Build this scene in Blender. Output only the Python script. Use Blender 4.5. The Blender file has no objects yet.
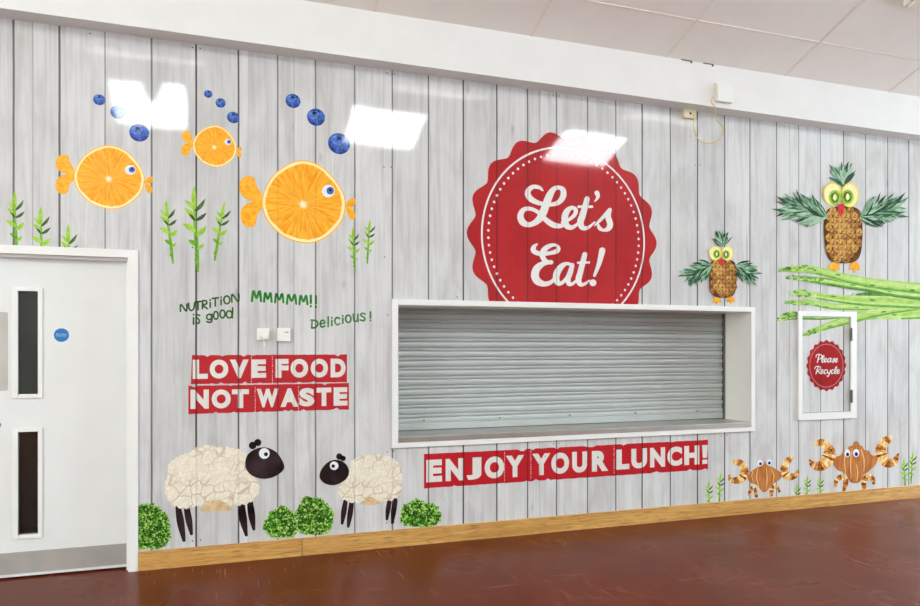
import bpy, bmesh, math, random
from mathutils import Vector
from mathutils.geometry import tessellate_polygon
random.seed(7)
C = bpy.context.scene.collection
# ------------------------------------------------------------------ camera, world, exposure
TH = math.radians(19.26); DC = 5.13; CZ = 1.46; F = 720.0; HX = 460.0; HY = 347.0
cam = bpy.data.cameras.new('camera'); cam.sensor_width = 36; cam.lens = F/920*36; cam.shift_y = (HY-303)/920
cam.clip_start = .05
co = bpy.data.objects.new('camera', cam); C.objects.link(co)
co.location = (0, -DC, CZ); co.rotation_euler = (math.radians(90), 0, -TH)
bpy.context.scene.camera = co
w = bpy.data.worlds.new('world'); bpy.context.scene.world = w; w.use_nodes = True
w.node_tree.nodes['Background'].inputs[0].default_value = (.6, .7, .8, 1)
w.node_tree.nodes['Background'].inputs[1].default_value = .02
vs = bpy.context.scene.view_settings
vs.view_transform = 'Standard'; vs.look = 'None'; vs.gamma = 1; vs.use_curve_mapping = False
vs.exposure = 0.29
WIN_R, WIN_L = 27.0, 14.5
SKY = 18.5          # radiance of the daylit rooflights
ROOM_X0, ROOM_X1, ROOM_Y = -6.0, 14.0, -11.0
BEAM_Z0, BEAM_Z1, BEAM_D = 3.47, 3.82, .15
SLOPE = .358; RIDGE_Y = -5.5
def ceil_z(y):
    a = BEAM_Z1+SLOPE*(-y-BEAM_D)
    if y < RIDGE_Y: a = BEAM_Z1+SLOPE*(-RIDGE_Y-BEAM_D)-SLOPE*(RIDGE_Y-y)
    return a

# survey: point of a plane parallel to the wall (d metres in front of it) seen at a photo position
def W(x, y, d=0.0):
    al = math.atan((x-HX)/F); ph = al+TH; D = DC-d
    return (D*math.tan(ph), CZ-(y-HY)/(F*math.cos(ph)/(math.cos(al)*D)))
def SX(x, d=0.0): return W(x, HY, d)[0]
def SZ(x, y, d=0.0): return W(x, y, d)[1]

# ------------------------------------------------------------------ materials
def new_mat(name):
    m = bpy.data.materials.new(name); m.use_nodes = True
    return m, m.node_tree, m.node_tree.nodes['Principled BSDF']
def lin(c): return tuple(((v/255)/12.92 if v/255 <= .04045 else ((v/255+.055)/1.055)**2.4) for v in c)+(1.0,)
class NT:
    def __init__(s, t): s.t = t
    def n(s, typ, **k):
        o = s.t.nodes.new(typ)
        for a, b in k.items(): setattr(o, a, b)
        return o
    def l(s, a, b): s.t.links.new(a, b)
    def val(s, sock, v):
        if hasattr(v, 'is_output') or hasattr(v, 'links'): s.l(v, sock)
        else: sock.default_value = v
    def m(s, op, a, b=None, c=None, clamp=False):
        o = s.n('ShaderNodeMath', operation=op); o.use_clamp = clamp
        s.val(o.inputs[0], a)
        if b is not None: s.val(o.inputs[1], b)
        if c is not None: s.val(o.inputs[2], c)
        return o.outputs[0]
    def mix(s, f, a, b, mode='MIX'):
        o = s.n('ShaderNodeMix', data_type='RGBA', blend_type=mode)
        s.val(o.inputs[0], f); s.val(o.inputs[6], a); s.val(o.inputs[7], b)
        return o.outputs[2]
    def noise(s, vec, scale, detail=3, rough=.5, dist=0):
        o = s.n('ShaderNodeTexNoise'); s.l(vec, o.inputs['Vector'])
        o.inputs['Scale'].default_value = scale; o.inputs['Detail'].default_value = detail
        o.inputs['Roughness'].default_value = rough; o.inputs['Distortion'].default_value = dist
        return o.outputs['Fac']
    def map(s, vec, sc, off=(0, 0, 0)):
        o = s.n('ShaderNodeMapping'); s.l(vec, o.inputs['Vector'])
        o.inputs['Scale'].default_value = sc; o.inputs['Location'].default_value = off
        return o.outputs[0]
    def rng(s, v, a, b, c=0, d=1):
        o = s.n('ShaderNodeMapRange'); s.l(v, o.inputs[0])
        for i, q in enumerate((a, b, c, d)): o.inputs[i+1].default_value = q
        return o.outputs[0]
def simple(name, col, rough=.5, metal=0, bump=0, bscale=60, spec=.5, var=0, vscale=4):
    m, t, b = new_mat(name); k = NT(t)
    b.inputs['Roughness'].default_value = rough; b.inputs['Metallic'].default_value = metal
    b.inputs['Specular IOR Level'].default_value = spec
    tc = k.n('ShaderNodeTexCoord').outputs['Object']
    c = lin(col)
    nf = k.noise(tc, vscale, 4)
    dk = tuple(v*(1-max(var, .03)) for v in c[:3])+(1,)
    k.l(k.mix(k.rng(nf, .35, .65), dk, c), b.inputs['Base Color'])
    if bump:
        bp = k.n('ShaderNodeBump'); bp.inputs['Strength'].default_value = bump; bp.inputs['Distance'].default_value = .002
        k.l(k.noise(tc, bscale, 3), bp.inputs['Height']); k.l(bp.outputs[0], b.inputs['Normal'])
    return m

# ---- plank print: printed board joints at surveyed positions (shared by wall and every printed figure)
seam_px = [(13.6,.9),(32.6,.35),(59.5,.95),(105.1,.6),(151.6,.85),(196.2,1),(238.5,.95),(248,.12),(277.7,.75),(293.9,.3),
 (315.6,.8),(354.7,.75),(392.3,.8),(428.5,.85),(463.3,1),(496.8,.95),(525.2,.15),(527.6,.9),(539.6,.3),(556.5,.85),(587.6,.85),
 (615.8,.85),(642.1,1),(670.3,.9),(697.4,1),(724.6,.95),(749.9,.85),(776.5,.8),(789.6,.3),(798.7,.7),(820.4,.7),
 (843.6,.95),(865.5,.75),(887.7,.85),(908.8,.9)]
seams = [(SX(x), d) for x, d in seam_px]
WR0, WR1 = -1.25, SX(908.8)+.17
def make_plank_group():
    g = bpy.data.node_groups.new('plank_print', 'ShaderNodeTree'); k = NT(g)
    g.interface.new_socket('Tone', in_out='OUTPUT', socket_type='NodeSocketFloat')
    g.interface.new_socket('Seam', in_out='OUTPUT', socket_type='NodeSocketFloat')
    g.interface.new_socket('X', in_out='OUTPUT', socket_type='NodeSocketFloat')
    out = k.n('NodeGroupOutput'); pos = k.n('ShaderNodeNewGeometry').outputs['Position']
    sp = k.n('ShaderNodeSeparateXYZ'); k.l(pos, sp.inputs[0])
    wob = k.m('MULTIPLY', k.m('SUBTRACT', k.noise(k.map(pos, (.01, .01, 1.2)), 2.0, 2), .5), .006)
    x = k.m('WRAP', k.m('ADD', sp.outputs[0], wob), WR1, WR0)
    rr = random.Random(3); tones = [rr.random() for _ in range(len(seams)+1)]
    res = None; CH = 13; start = WR0
    for c0 in range(0, len(seams), CH):
        ch = seams[c0:c0+CH]; a = start; b = ch[-1][0]+.02 if c0+CH < len(seams) else WR1
        fac = k.rng(x, a, b); rp = k.n('ShaderNodeValToRGB'); k.l(fac, rp.inputs[0])
        cr = rp.color_ramp; cr.interpolation = 'CONSTANT'
        stops = [(0.0, tones[c0], 0.0)]
        for i, (s, d) in enumerate(ch):
            hw = .0035+.0025*d
            stops.append(((s-a)/(b-a), tones[c0+i+1], 0.0))
        cr.elements[0].position = 0; cr.elements[0].color = (stops[0][1], 0, 0, 1)
        cr.elements.remove(cr.elements[1])
        for p, t, d in stops[1:]:
            e = cr.elements.new(p); e.color = (t, d, 0, 1)
        if res is None: res = rp.outputs[0]
        else: res = k.mix(k.m('GREATER_THAN', x, a), res, rp.outputs[0])
        start = b
    sr = k.n('ShaderNodeSeparateColor'); k.l(res, sr.inputs[0])
    acc = None
    for s_, d in seams:
        q = k.m('COMPARE', x, s_, .0032+.0030*d)
        acc = k.m('MULTIPLY', q, d) if acc is None else k.m('MULTIPLY_ADD', q, d, acc)
    k.l(sr.outputs[0], out.inputs[0]); k.l(acc, out.inputs[1]); k.l(x, out.inputs[2])
    return g
PG = make_plank_group()
def make_gloss_group():     # slightly bowed glossy wall cladding
    g = bpy.data.node_groups.new('gloss_warp', 'ShaderNodeTree'); k = NT(g)
    g.interface.new_socket('Normal', in_out='OUTPUT', socket_type='NodeSocketVector')
    out = k.n('NodeGroupOutput'); pos = k.n('ShaderNodeNewGeometry').outputs['Position']
    bp = k.n('ShaderNodeBump'); bp.inputs['Strength'].default_value = 1; bp.inputs['Distance'].default_value = .004
    k.l(k.noise(k.map(pos, (1, 0, .8), (3.3, 0, 1.7)), 1.3, 1.5, .4), bp.inputs['Height']); k.l(bp.outputs[0], out.inputs[0])
    return g
GG = make_gloss_group()
def group(k, g):
    o = k.n('ShaderNodeGroup'); o.node_tree = g; return o
def gloss(k, b, color, rough=.05):
    k.l(color, b.inputs['Base Color']); b.inputs['Roughness'].default_value = rough
    b.inputs['IOR'].default_value = 1.5
    k.l(group(k, GG).outputs[0], b.inputs['Normal'])
def plank_color(k):
    pg = group(k, PG); pos = k.n('ShaderNodeNewGeometry').outputs['Position']
    off = k.n('ShaderNodeCombineXYZ'); k.l(k.m('MULTIPLY', pg.outputs[0], 37.0), off.inputs[0]); k.l(k.m('MULTIPLY', pg.outputs[0], 91.0), off.inputs[2])
    add = k.n('ShaderNodeVectorMath', operation='ADD'); k.l(pos, add.inputs[0]); k.l(off.outputs[0], add.inputs[1])
    v = add.outputs[0]
    fine = k.noise(k.map(v, (70, 0, 1.6)), 1, 5, .65)
    mid = k.noise(k.map(v, (16, 0, .9)), 1, 4, .6, .6)
    blot = k.noise(k.map(v, (5, 0, 2.2)), 1, 5, .6, .5)
    base = k.mix(pg.outputs[0], lin((205, 206, 205)), lin((219, 220, 219)))
    c = k.mix(k.rng(fine, .46, .76, 0, .30), base, lin((140, 138, 136)))
    c = k.mix(k.rng(mid, .48, .78, 0, .5), c, lin((150, 147, 144)))
    c = k.mix(k.rng(blot, .50, .75, 0, .5), c, lin((176, 170, 166)))
    c = k.mix(k.rng(blot, .48, .2, 0, .6), c, lin((228, 227, 224)))
    crack = k.noise(k.map(v, (30, 0, .5)), 1, 3, .5, .3)
    c = k.mix(k.m('MULTIPLY', k.rng(crack, .70, .74), .5), c, lin((95, 92, 90)))
    knot = k.n('ShaderNodeTexVoronoi'); k.l(k.map(v, (3.2, 0, 1.3)), knot.inputs['Vector']); knot.inputs['Scale'].default_value = 1
    c = k.mix(k.m('MULTIPLY', k.rng(knot.outputs['Distance'], .07, .02), .45), c, lin((135, 130, 126)))
    return k.mix(k.m('MULTIPLY', pg.outputs[1], .88), c, lin((38, 36, 36)))
m, t, b = new_mat('plank_print_panel'); k = NT(t); gloss(k, b, plank_color(k)); M_plank = m

def printed(name, fn, seam=.55, grain=.12):
    """a colour printed on the same glossy panels: board joints and grain show through"""
    m, t, b = new_mat(name); k = NT(t)
    tc = k.n('ShaderNodeTexCoord').outputs['Object']
    c = fn(k, tc) if callable(fn) else None
    if c is None:
        rgb = k.n('ShaderNodeRGB'); rgb.outputs[0].default_value = lin(fn); c = rgb.outputs[0]
    pg = group(k, PG); pos = k.n('ShaderNodeNewGeometry').outputs['Position']
    fine = k.noise(k.map(pos, (70, 0, 1.6)), 1, 4, .6)
    dk = k.mix(1.0, c, (.55, .55, .55, 1), 'MULTIPLY')
    c = k.mix(k.rng(fine, .45, .75, 0, grain), c, dk)
    c = k.mix(k.m('MULTIPLY', pg.outputs[1], seam), c, lin((30, 24, 24)))
    gloss(k, b, c); return m
def speck(col, col2, sc, a=.6, bb=.64, amt=.9):
    def f(k, tc):
        return k.mix(k.m('MULTIPLY', k.rng(k.noise(tc, sc, 3, .6), a, bb), amt), lin(col), lin(col2))
    return f
def two(col, col2, sc, dist=0, lo=.4, hi=.6, str_=(1, 1, 1)):
    def f(k, tc):
        return k.mix(k.rng(k.noise(k.map(tc, str_), sc, 4, .6, dist), lo, hi), lin(col), lin(col2))
    return f
R_red = printed('red_print', two((186, 32, 38), (172, 28, 34), 3), .62, .15)
R_redworn = printed('worn_red_print', speck((188, 34, 42), (214, 160, 158), 38, .70, .74, .6), .62, .15)
R_ivory = printed('ivory_print', (234, 232, 228), .35, .12)
R_chalk = printed('chalky_lettering_print', speck((226, 223, 217), (150, 120, 118), 30, .66, .72, .7), .7, .25)
R_black = printed('black_print', (10, 10, 12), .3, 0)
R_white = printed('white_print', (236, 238, 240), .1, 0)
R_green1 = printed('green_lettering_print', two((34, 122, 44), (58, 146, 62), 12), .5, .1)
R_olive = printed('olive_lettering_print', two((48, 84, 40), (72, 112, 58), 12), .5, .1)
R_sage = printed('sage_lettering_print', two((52, 110, 52), (90, 140, 84), 12), .5, .1)
R_lime = printed('lime_leaf_print', two((140, 196, 48), (176, 216, 84), 20), .25, .08)
R_limed = printed('mid_leaf_print', two((96, 160, 40), (130, 186, 60), 20), .25, .08)
R_leafdark = printed('dark_leaf_print', two((52, 84, 46), (84, 120, 62), 24), .25, .08)
def flesh(k, tc):
    sp = k.n('ShaderNodeSeparateXYZ'); k.l(tc, sp.inputs[0])
    x = k.m('ADD', sp.outputs[0], .02); z = k.m('ADD', sp.outputs[2], .06)
    ang = k.m('ARCTAN2', z, x); r = k.m('SQRT', k.m('ADD', k.m('MULTIPLY', x, x), k.m('MULTIPLY', z, z)))
    cb = k.n('ShaderNodeCombineXYZ'); k.l(k.m('MULTIPLY', k.m('SINE', ang), 9), cb.inputs[0]); k.l(k.m('MULTIPLY', k.m('COSINE', ang), 9), cb.inputs[1]); k.l(k.m('MULTIPLY', r, 2.2), cb.inputs[2])
    st = k.noise(cb.outputs[0], 1.6, 4, .6)
    c = k.mix(k.rng(st, .3, .7), lin((245, 142, 4)), lin((255, 204, 60)))
    wv = k.m('ABSOLUTE', k.m('SINE', k.m('ADD', k.m('MULTIPLY', ang, 5.0), k.m('MULTIPLY', k.noise(tc, 2.5, 2), 1.5))))
    ln = k.m('MULTIPLY', k.m('LESS_THAN', k.m('MULTIPLY', wv, k.m('ADD', r, .1)), .028), .35)
    c = k.mix(ln, c, lin((255, 226, 130)))
    star = k.m('ADD', r, k.m('MULTIPLY', k.noise(cb.outputs[0], 2.2, 2), .22))
    return k.mix(k.rng(star, .22, .15), c, lin((255, 246, 205)))
R_flesh = printed('orange_flesh_print', flesh, .1, 0)
R_pith = printed('orange_pith_print', (255, 238, 176), .1, 0)
R_rind = printed('orange_rind_print', (252, 184, 40), .1, 0)
R_segment = printed('orange_segment_print', two((250, 164, 20), (255, 192, 56), 9, .5), .1, 0)
R_berry = printed('blueberry_skin_print', two((24, 46, 122), (78, 122, 210), 2.2, .6, .38, .66), .2, 0)
R_berryhi = printed('blueberry_bloom_print', two((52, 92, 186), (120, 164, 232), 2.2, .6, .38, .66), .2, 0)
R_navy = printed('navy_print', (16, 24, 62), .2, 0)
def cauli(k, tc):
    nz = k.noise(tc, 9, 3); dv = k.n('ShaderNodeVectorMath', operation='MULTIPLY_ADD')
    cbn = k.n('ShaderNodeCombineXYZ'); k.l(nz, cbn.inputs[0]); k.l(nz, cbn.inputs[2])
    k.l(cbn.outputs[0], dv.inputs[0]); dv.inputs[1].default_value = (.09, 0, .09); k.l(tc, dv.inputs[2])
    def vor(sc, feat='DISTANCE_TO_EDGE'):
        v = k.n('ShaderNodeTexVoronoi', feature=feat); k.l(k.map(dv.outputs[0], (1, .01, 1)), v.inputs['Vector']); v.inputs['Scale'].default_value = sc
        return v
    c = k.mix(k.rng(k.noise(tc, 26, 4, .7), .35, .65), lin((247, 242, 228)), lin((232, 223, 200)))
    c = k.mix(k.rng(vor(34).outputs['Distance'], .16, .0, 0, .34), c, lin((214, 196, 164)))
    big = vor(13).outputs['Distance']
    msk = k.rng(k.noise(tc, 5, 1), .42, .60)
    c = k.mix(k.m('MULTIPLY', k.rng(big, .07, .0), k.m('MULTIPLY', msk, .7)), c, lin((168, 134, 96)))
    return c
R_cauli = printed('cauliflower_print', cauli, .12, 0)
R_cauliedge = printed('cauliflower_floret_print', two((238, 230, 212), (220, 208, 182), 30), .12, 0)
R_stalk = printed('cauliflower_stalk_print', two((226, 200, 158), (206, 170, 124), 14), .12, 0)
def auber(k, tc):
    v = k.n('ShaderNodeVectorMath', operation='LENGTH')
    k.l(k.map(tc, (1, 0, 1.2)), v.inputs[0])
    return k.mix(k.rng(k.noise(tc, 5, 2), .35, .7), lin((22, 14, 18)), lin((56, 44, 48)))
R_auber = printed('aubergine_print', auber, 0, 0)
greens = [printed('curly_leaf_print_a', two((44, 92, 28), (70, 128, 38), 40), .1, 0), printed('curly_leaf_print_b', two((96, 164, 50), (132, 192, 72), 40), .1, 0),
          printed('curly_leaf_print_c', two((160, 212, 96), (190, 228, 130), 40), .1, 0), printed('curly_leaf_print_d', two((24, 60, 18), (40, 84, 26), 40), .1, 0)]
pines = [printed('pineapple_leaf_print_a', two((40, 84, 58), (70, 116, 84), 18), .1, 0), printed('pineapple_leaf_print_b', two((96, 142, 108), (132, 172, 138), 18), .1, 0),
         printed('pineapple_leaf_print_c', two((150, 190, 156), (176, 206, 180), 18), .1, 0), printed('pineapple_leaf_print_d', two((30, 58, 44), (46, 76, 54), 18), .1, 0)]
R_pine = printed('pineapple_skin_print', two((84, 48, 22), (118, 72, 34), 14), .1, 0)
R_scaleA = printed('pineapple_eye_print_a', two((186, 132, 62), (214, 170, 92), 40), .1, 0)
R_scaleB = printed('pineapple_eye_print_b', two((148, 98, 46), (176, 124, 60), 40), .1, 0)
R_scaleD = printed('pineapple_eye_dark_print', (116, 72, 38), .1, 0)
R_scaleC = printed('pineapple_eye_pale_print', (228, 190, 122), .1, 0)
R_lemon = printed('lemon_print', (246, 222, 92), .1, 0)
R_lemonin = printed('lemon_flesh_print', two((250, 244, 196), (244, 236, 160), 20), .1, 0)
R_kiwi = printed('kiwi_print', two((136, 186, 52), (164, 206, 84), 20), .1, 0)
R_kiwid = printed('kiwi_seed_print', two((60, 92, 24), (110, 150, 44), 40), .1, 0)
R_straw = printed('strawberry_print', speck((216, 62, 62), (90, 20, 24), 60, .62, .66), .1, 0)
asp = [printed('asparagus_print_a', two((150, 196, 84), (184, 218, 118), 10, .3, .35, .65, (1, 1, 3)), .12, 0), printed('asparagus_print_b', two((92, 158, 60), (128, 186, 82), 10, .3, .35, .65, (1, 1, 3)), .12, 0),
       printed('asparagus_print_c', two((172, 208, 116), (206, 228, 152), 10, .3, .35, .65, (1, 1, 3)), .12, 0), printed('asparagus_print_d', two((70, 118, 58), (98, 146, 74), 10), .12, 0),
       printed('asparagus_print_e', two((186, 206, 138), (132, 170, 90), 50), .12, 0)]
R_bread = printed('bread_crust_print', two((166, 92, 42), (204, 136, 78), 8, .4, .35, .65, (3, 1, .7)), .1, 0)
R_breadl = printed('bread_score_print', (232, 188, 128), .1, 0)
R_cro = [printed('croissant_dark_print', two((112, 52, 16), (196, 120, 52), 26), .1, 0), printed('croissant_mid_print', two((170, 92, 34), (236, 176, 104), 24), .1, 0),
         printed('croissant_pale_print', two((250, 230, 172), (222, 170, 92), 24), .1, 0)]
R_blue = printed('blue_iris_print', (36, 70, 160), .1, 0)

M_white = simple('white_gloss_paint', (238, 238, 234), .28, bump=.05, bscale=20)
M_beam = simple('white_beam_paint', (234, 234, 231), .5, bump=.1, bscale=40)
M_reveal = simple('cream_reveal_paint', (242, 241, 232), .4)
M_door = simple('white_door_paint', (231, 233, 230), .3, bump=.04, bscale=15)
M_wall = simple('painted_plaster', (176, 174, 168), .7, bump=.2)
M_ceil = simple('ceiling_tile', (250, 246, 239), .75, bump=.2, bscale=200)
M_bar = simple('ceiling_grid_bar', (244, 236, 226), .45)
M_steel = simple('brushed_steel', (206, 202, 196), .42, 1, var=.1, vscale=8)
M_kick = simple('brushed_kick_plate', (190, 187, 180), .5, .55, var=.12, vscale=6)
M_shut = simple('galvanised_slat', (186, 191, 189), .42, .25, var=.06)
M_plastic = simple('white_plastic', (238, 238, 232), .35)
M_cream = simple('aged_cream_plastic', (232, 222, 186), .4)
M_dark = simple('dark_hole', (22, 20, 18), .6)
M_cord = simple('yellow_cord', (224, 192, 96), .6)
M_bluesign = simple('blue_sign', (20, 120, 190), .35)
M_signwhite = simple('white_sign_ink', (200, 226, 240), .4)
M_hinge = simple('steel_hinge', (150, 148, 142), .35, 1)
M_clip = simple('bronze_clip', (120, 98, 66), .5, .3)
M_pale = simple('pale_blue_print', (150, 176, 190), .5)
M_diff = simple('light_diffuser', (236, 232, 216), .35)
# oak skirting
m, t, b = new_mat('varnished_oak'); k = NT(t); tc = k.n('ShaderNodeTexCoord').outputs['Object']
g1 = k.noise(k.map(tc, (1.6, 8, 42)), 1, 6, .65, 1.2); g2 = k.noise(k.map(tc, (9, 40, 130)), 1, 4, .6)
c = k.mix(k.rng(g1, .35, .65), lin((184, 134, 70)), lin((220, 174, 102)))
c = k.mix(k.rng(g2, .54, .66, 0, .7), c, lin((136, 88, 40)))
k.l(c, b.inputs['Base Color']); b.inputs['Roughness'].default_value = .3; M_oak = m
# floor
m, t, b = new_mat('oxblood_vinyl_tile'); k = NT(t); pos = k.n('ShaderNodeNewGeometry').outputs['Position']
sp = k.n('ShaderNodeSeparateXYZ'); k.l(pos, sp.inputs[0])
def gl(o):
    f = k.m('FRACT', k.m('DIVIDE', k.m('ADD', o, 30.07), .3)); return k.m('LESS_THAN', f, .008)
grid = k.m('MAXIMUM', gl(sp.outputs[0]), gl(sp.outputs[1]))
sn = k.n('ShaderNodeVectorMath', operation='SNAP'); k.l(pos, sn.inputs[0]); sn.inputs[1].default_value = (.3, .3, 100)
wn = k.n('ShaderNodeTexWhiteNoise', noise_dimensions='3D'); k.l(sn.outputs[0], wn.inputs['Vector'])
c = k.mix(wn.outputs['Value'], lin((98, 38, 14)), lin((106, 43, 17)))
c = k.mix(k.rng(k.noise(pos, 2.0, 2, .5), .4, .7, 0, .15), c, lin((78, 34, 22)))
c = k.mix(k.m('MULTIPLY', grid, .35), c, lin((60, 24, 20)))
s1 = k.m('MULTIPLY', k.rng(k.noise(k.map(pos, (2.6, 75, 1)), 1, 1, .4), .69, .72), k.rng(k.noise(pos, 1.7, 2), .5, .62))
s2 = k.m('MULTIPLY', k.rng(k.noise(k.map(pos, (75, 2.6, 1), (5, 2, 0)), 1, 1, .4), .69, .72), k.rng(k.noise(pos, 1.3, 2), .5, .6))
s3 = k.m('MULTIPLY', k.rng(k.noise(pos, 24, 3, .7), .72, .78), .15)
sc_ = k.m('MINIMUM', k.m('ADD', k.m('ADD', s1, s2), s3), 1.0)
c = k.mix(k.m('MULTIPLY', sc_, .5), c, lin((200, 150, 128)))
b.inputs['Specular IOR Level'].default_value = .1; k.l(c, b.inputs['Base Color']); k.l(k.rng(k.noise(pos, 2, 1, .5), .3, .7, .26, .32), b.inputs['Roughness'])
bp = k.n('ShaderNodeBump'); bp.inputs['Strength'].default_value = .05; bp.inputs['Distance'].default_value = .001
k.l(k.noise(pos, 3, 2), bp.inputs['Height']); k.l(bp.outputs[0], b.inputs['Normal']); M_floor = m
# wired glass
m, t, b = new_mat('wired_glass'); b.inputs['Base Color'].default_value = (.75, .8, .8, 1); b.inputs['Roughness'].default_value = .02
b.inputs['Transmission Weight'].default_value = 1; b.inputs['IOR'].default_value = 1.45; M_glass = m
M_wire = simple('glass_wire', (120, 116, 104), .5, .6)
M_corr = simple('unlit_corridor_paint', (120, 112, 104), .8)
def emit(name, col, s):
    m, t, b = new_mat(name); b.inputs['Base Color'].default_value = (.8, .8, .8, 1)
    b.inputs['Emission Color'].default_value = col; b.inputs['Emission Strength'].default_value = s; return m
M_sky = emit('daylit_rooflight', (.90, .98, 1.0, 1), SKY)
M_win = emit('added_window_glow_east', (.70, .88, 1.0, 1), WIN_R); M_winl = emit('added_window_glow_west', (.92, .98, 1.0, 1), WIN_L)
M_tube = emit('lit_batten', (1, .97, .92, 1), 4.0)

# ------------------------------------------------------------------ mesh helpers
def link(name, me, mats, parent=None, loc=None):
    o = bpy.data.objects.new(name, me); C.objects.link(o)
    for mm in (mats if isinstance(mats, (list, tuple)) else [mats]): me.materials.append(mm)
    if parent: o.parent = parent
    if loc: o.location = loc
    return o
def tag(o, label=None, cat=None, group=None, kind=None):
    for a, v in (('label', label), ('category', cat), ('group', group), ('kind', kind)):
        if v: o[a] = v
    return o
def empty(name, loc, label, cat, group=None, sc=1):
    o = bpy.data.objects.new(name, None); C.objects.link(o); o.location = loc; o.scale = (sc, sc, sc); o.empty_display_size = .1
    return tag(o, label, cat, group)
class MB:
    def __init__(s, org=(0, 0, 0)): s.bm = bmesh.new(); s.o = Vector(org)
    def box(s, x0, x1, y0, y1, z0, z1, mi=0):
        v = [s.bm.verts.new(Vector(p)-s.o) for p in ((x0,y0,z0),(x1,y0,z0),(x1,y1,z0),(x0,y1,z0),(x0,y0,z1),(x1,y0,z1),(x1,y1,z1),(x0,y1,z1))]
        for f in ((0,3,2,1),(4,5,6,7),(0,1,5,4),(1,2,6,5),(2,3,7,6),(3,0,4,7)):
            fc = s.bm.faces.new([v[i] for i in f]); fc.material_index = mi
    def quad(s, pts, mi=0):
        fc = s.bm.faces.new([s.bm.verts.new(Vector(p)-s.o) for p in pts]); fc.material_index = mi
    def prism(s, pts, axis_from, axis_to, mi=0):   # pts in (x,z), extruded in y
        a = [s.bm.verts.new(Vector((p[0], axis_from, p[1]))-s.o) for p in pts]; bb = [s.bm.verts.new(Vector((p[0], axis_to, p[1]))-s.o) for p in pts]
        s.bm.faces.new(a).material_index = mi; s.bm.faces.new(bb[::-1]).material_index = mi
        for i in range(len(pts)):
            j = (i+1) % len(pts); s.bm.faces.new([a[j], a[i], bb[i], bb[j]]).material_index = mi
    def tube(s, pts, r, n=8, mi=0):
        rings = []
        for i, p in enumerate(pts):
            p = Vector(p); d = (Vector(pts[min(i+1, len(pts)-1)])-Vector(pts[max(i-1, 0)])).normalized()
            u = d.cross(Vector((0, 1, .01))); 
            if u.length < .01: u = d.cross(Vector((1, 0, 0)))
            u.normalize(); v = d.cross(u)
            rings.append([s.bm.verts.new(p+u*r*math.cos(6.2832*q/n)+v*r*math.sin(6.2832*q/n)-s.o) for q in range(n)])
        for a, bb in zip(rings, rings[1:]):
            for q in range(n): s.bm.faces.new([a[q], a[(q+1) % n], bb[(q+1) % n], bb[q]]).material_index = mi
        s.bm.faces.new(rings[0][::-1]); s.bm.faces.new(rings[-1])
    def build(s, name, mats, parent=None, bevel=0, smooth=False):
        bmesh.ops.recalc_face_normals(s.bm, faces=s.bm.faces)
        if bevel: bmesh.ops.bevel(s.bm, geom=list(s.bm.edges), offset=bevel, segments=2, affect='EDGES', profile=.6)
        me = bpy.data.meshes.new(name); s.bm.to_mesh(me); s.bm.free()
        if smooth:
            for p in me.polygons: p.use_smooth = True
        o = link(name, me, mats, parent)
        if not parent: o.location = s.o
        return o
def circ(cx, cy, rx, ry=None, n=24, a0=0):
    ry = ry or rx
    return [(cx+rx*math.cos(a0+6.28318*i/n), cy+ry*math.sin(a0+6.28318*i/n)) for i in range(n)]
def smooth_loop(pts, sub=5):
    out = []; n = len(pts)
    for i in range(n):
        p0, p1, p2, p3 = pts[i-1], pts[i], pts[(i+1) % n], pts[(i+2) % n]
        for j in range(sub):
            q = j/sub
            out.append(tuple(.5*((2*p1[a])+(-p0[a]+p2[a])*q+(2*p0[a]-5*p1[a]+4*p2[a]-p3[a])*q*q+(-p0[a]+3*p1[a]-3*p2[a]+p3[a])*q**3) for a in range(2)))
    return out
def smooth_line(pts, sub=6):
    out = []; n = len(pts)
    for i in range(n-1):
        p0, p1, p2, p3 = pts[max(i-1, 0)], pts[i], pts[i+1], pts[min(i+2, n-1)]
        for j in range(sub):
            q = j/sub
            out.append(tuple(.5*((2*p1[a])+(-p0[a]+p2[a])*q+(2*p0[a]-5*p1[a]+4*p2[a]-p3[a])*q*q+(-p0[a]+3*p1[a]-3*p2[a]+p3[a])*q**3) for a in range(len(p1))))
    out.append(tuple(pts[-1])); return out
LAY = .0006
class Art:
    """one printed figure on the wall panels; outlines are traced in a local frame (zoom origin and scale) and laid out in metres on the wall"""
    def __init__(s, name, label, cat, centre, group=None, fr=(0, 0, 1), base=0, sc=1.0, zmin=None):
        s.fr = fr; s.base = base; s.sc = sc; s.zmin = zmin; s.xmin = None
        c = s.P(centre); s.c = c
        s.root = empty(name, (c[0], 0, c[1]), label, cat, group, sc)
    def P(s, p):
        x0, y0, k_ = s.fr; return W(x0+p[0]/k_, y0+p[1]/k_)
    def part(s, name, mats, layer=1, label=None): return ArtPart(s, name, mats, layer, label)
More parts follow.
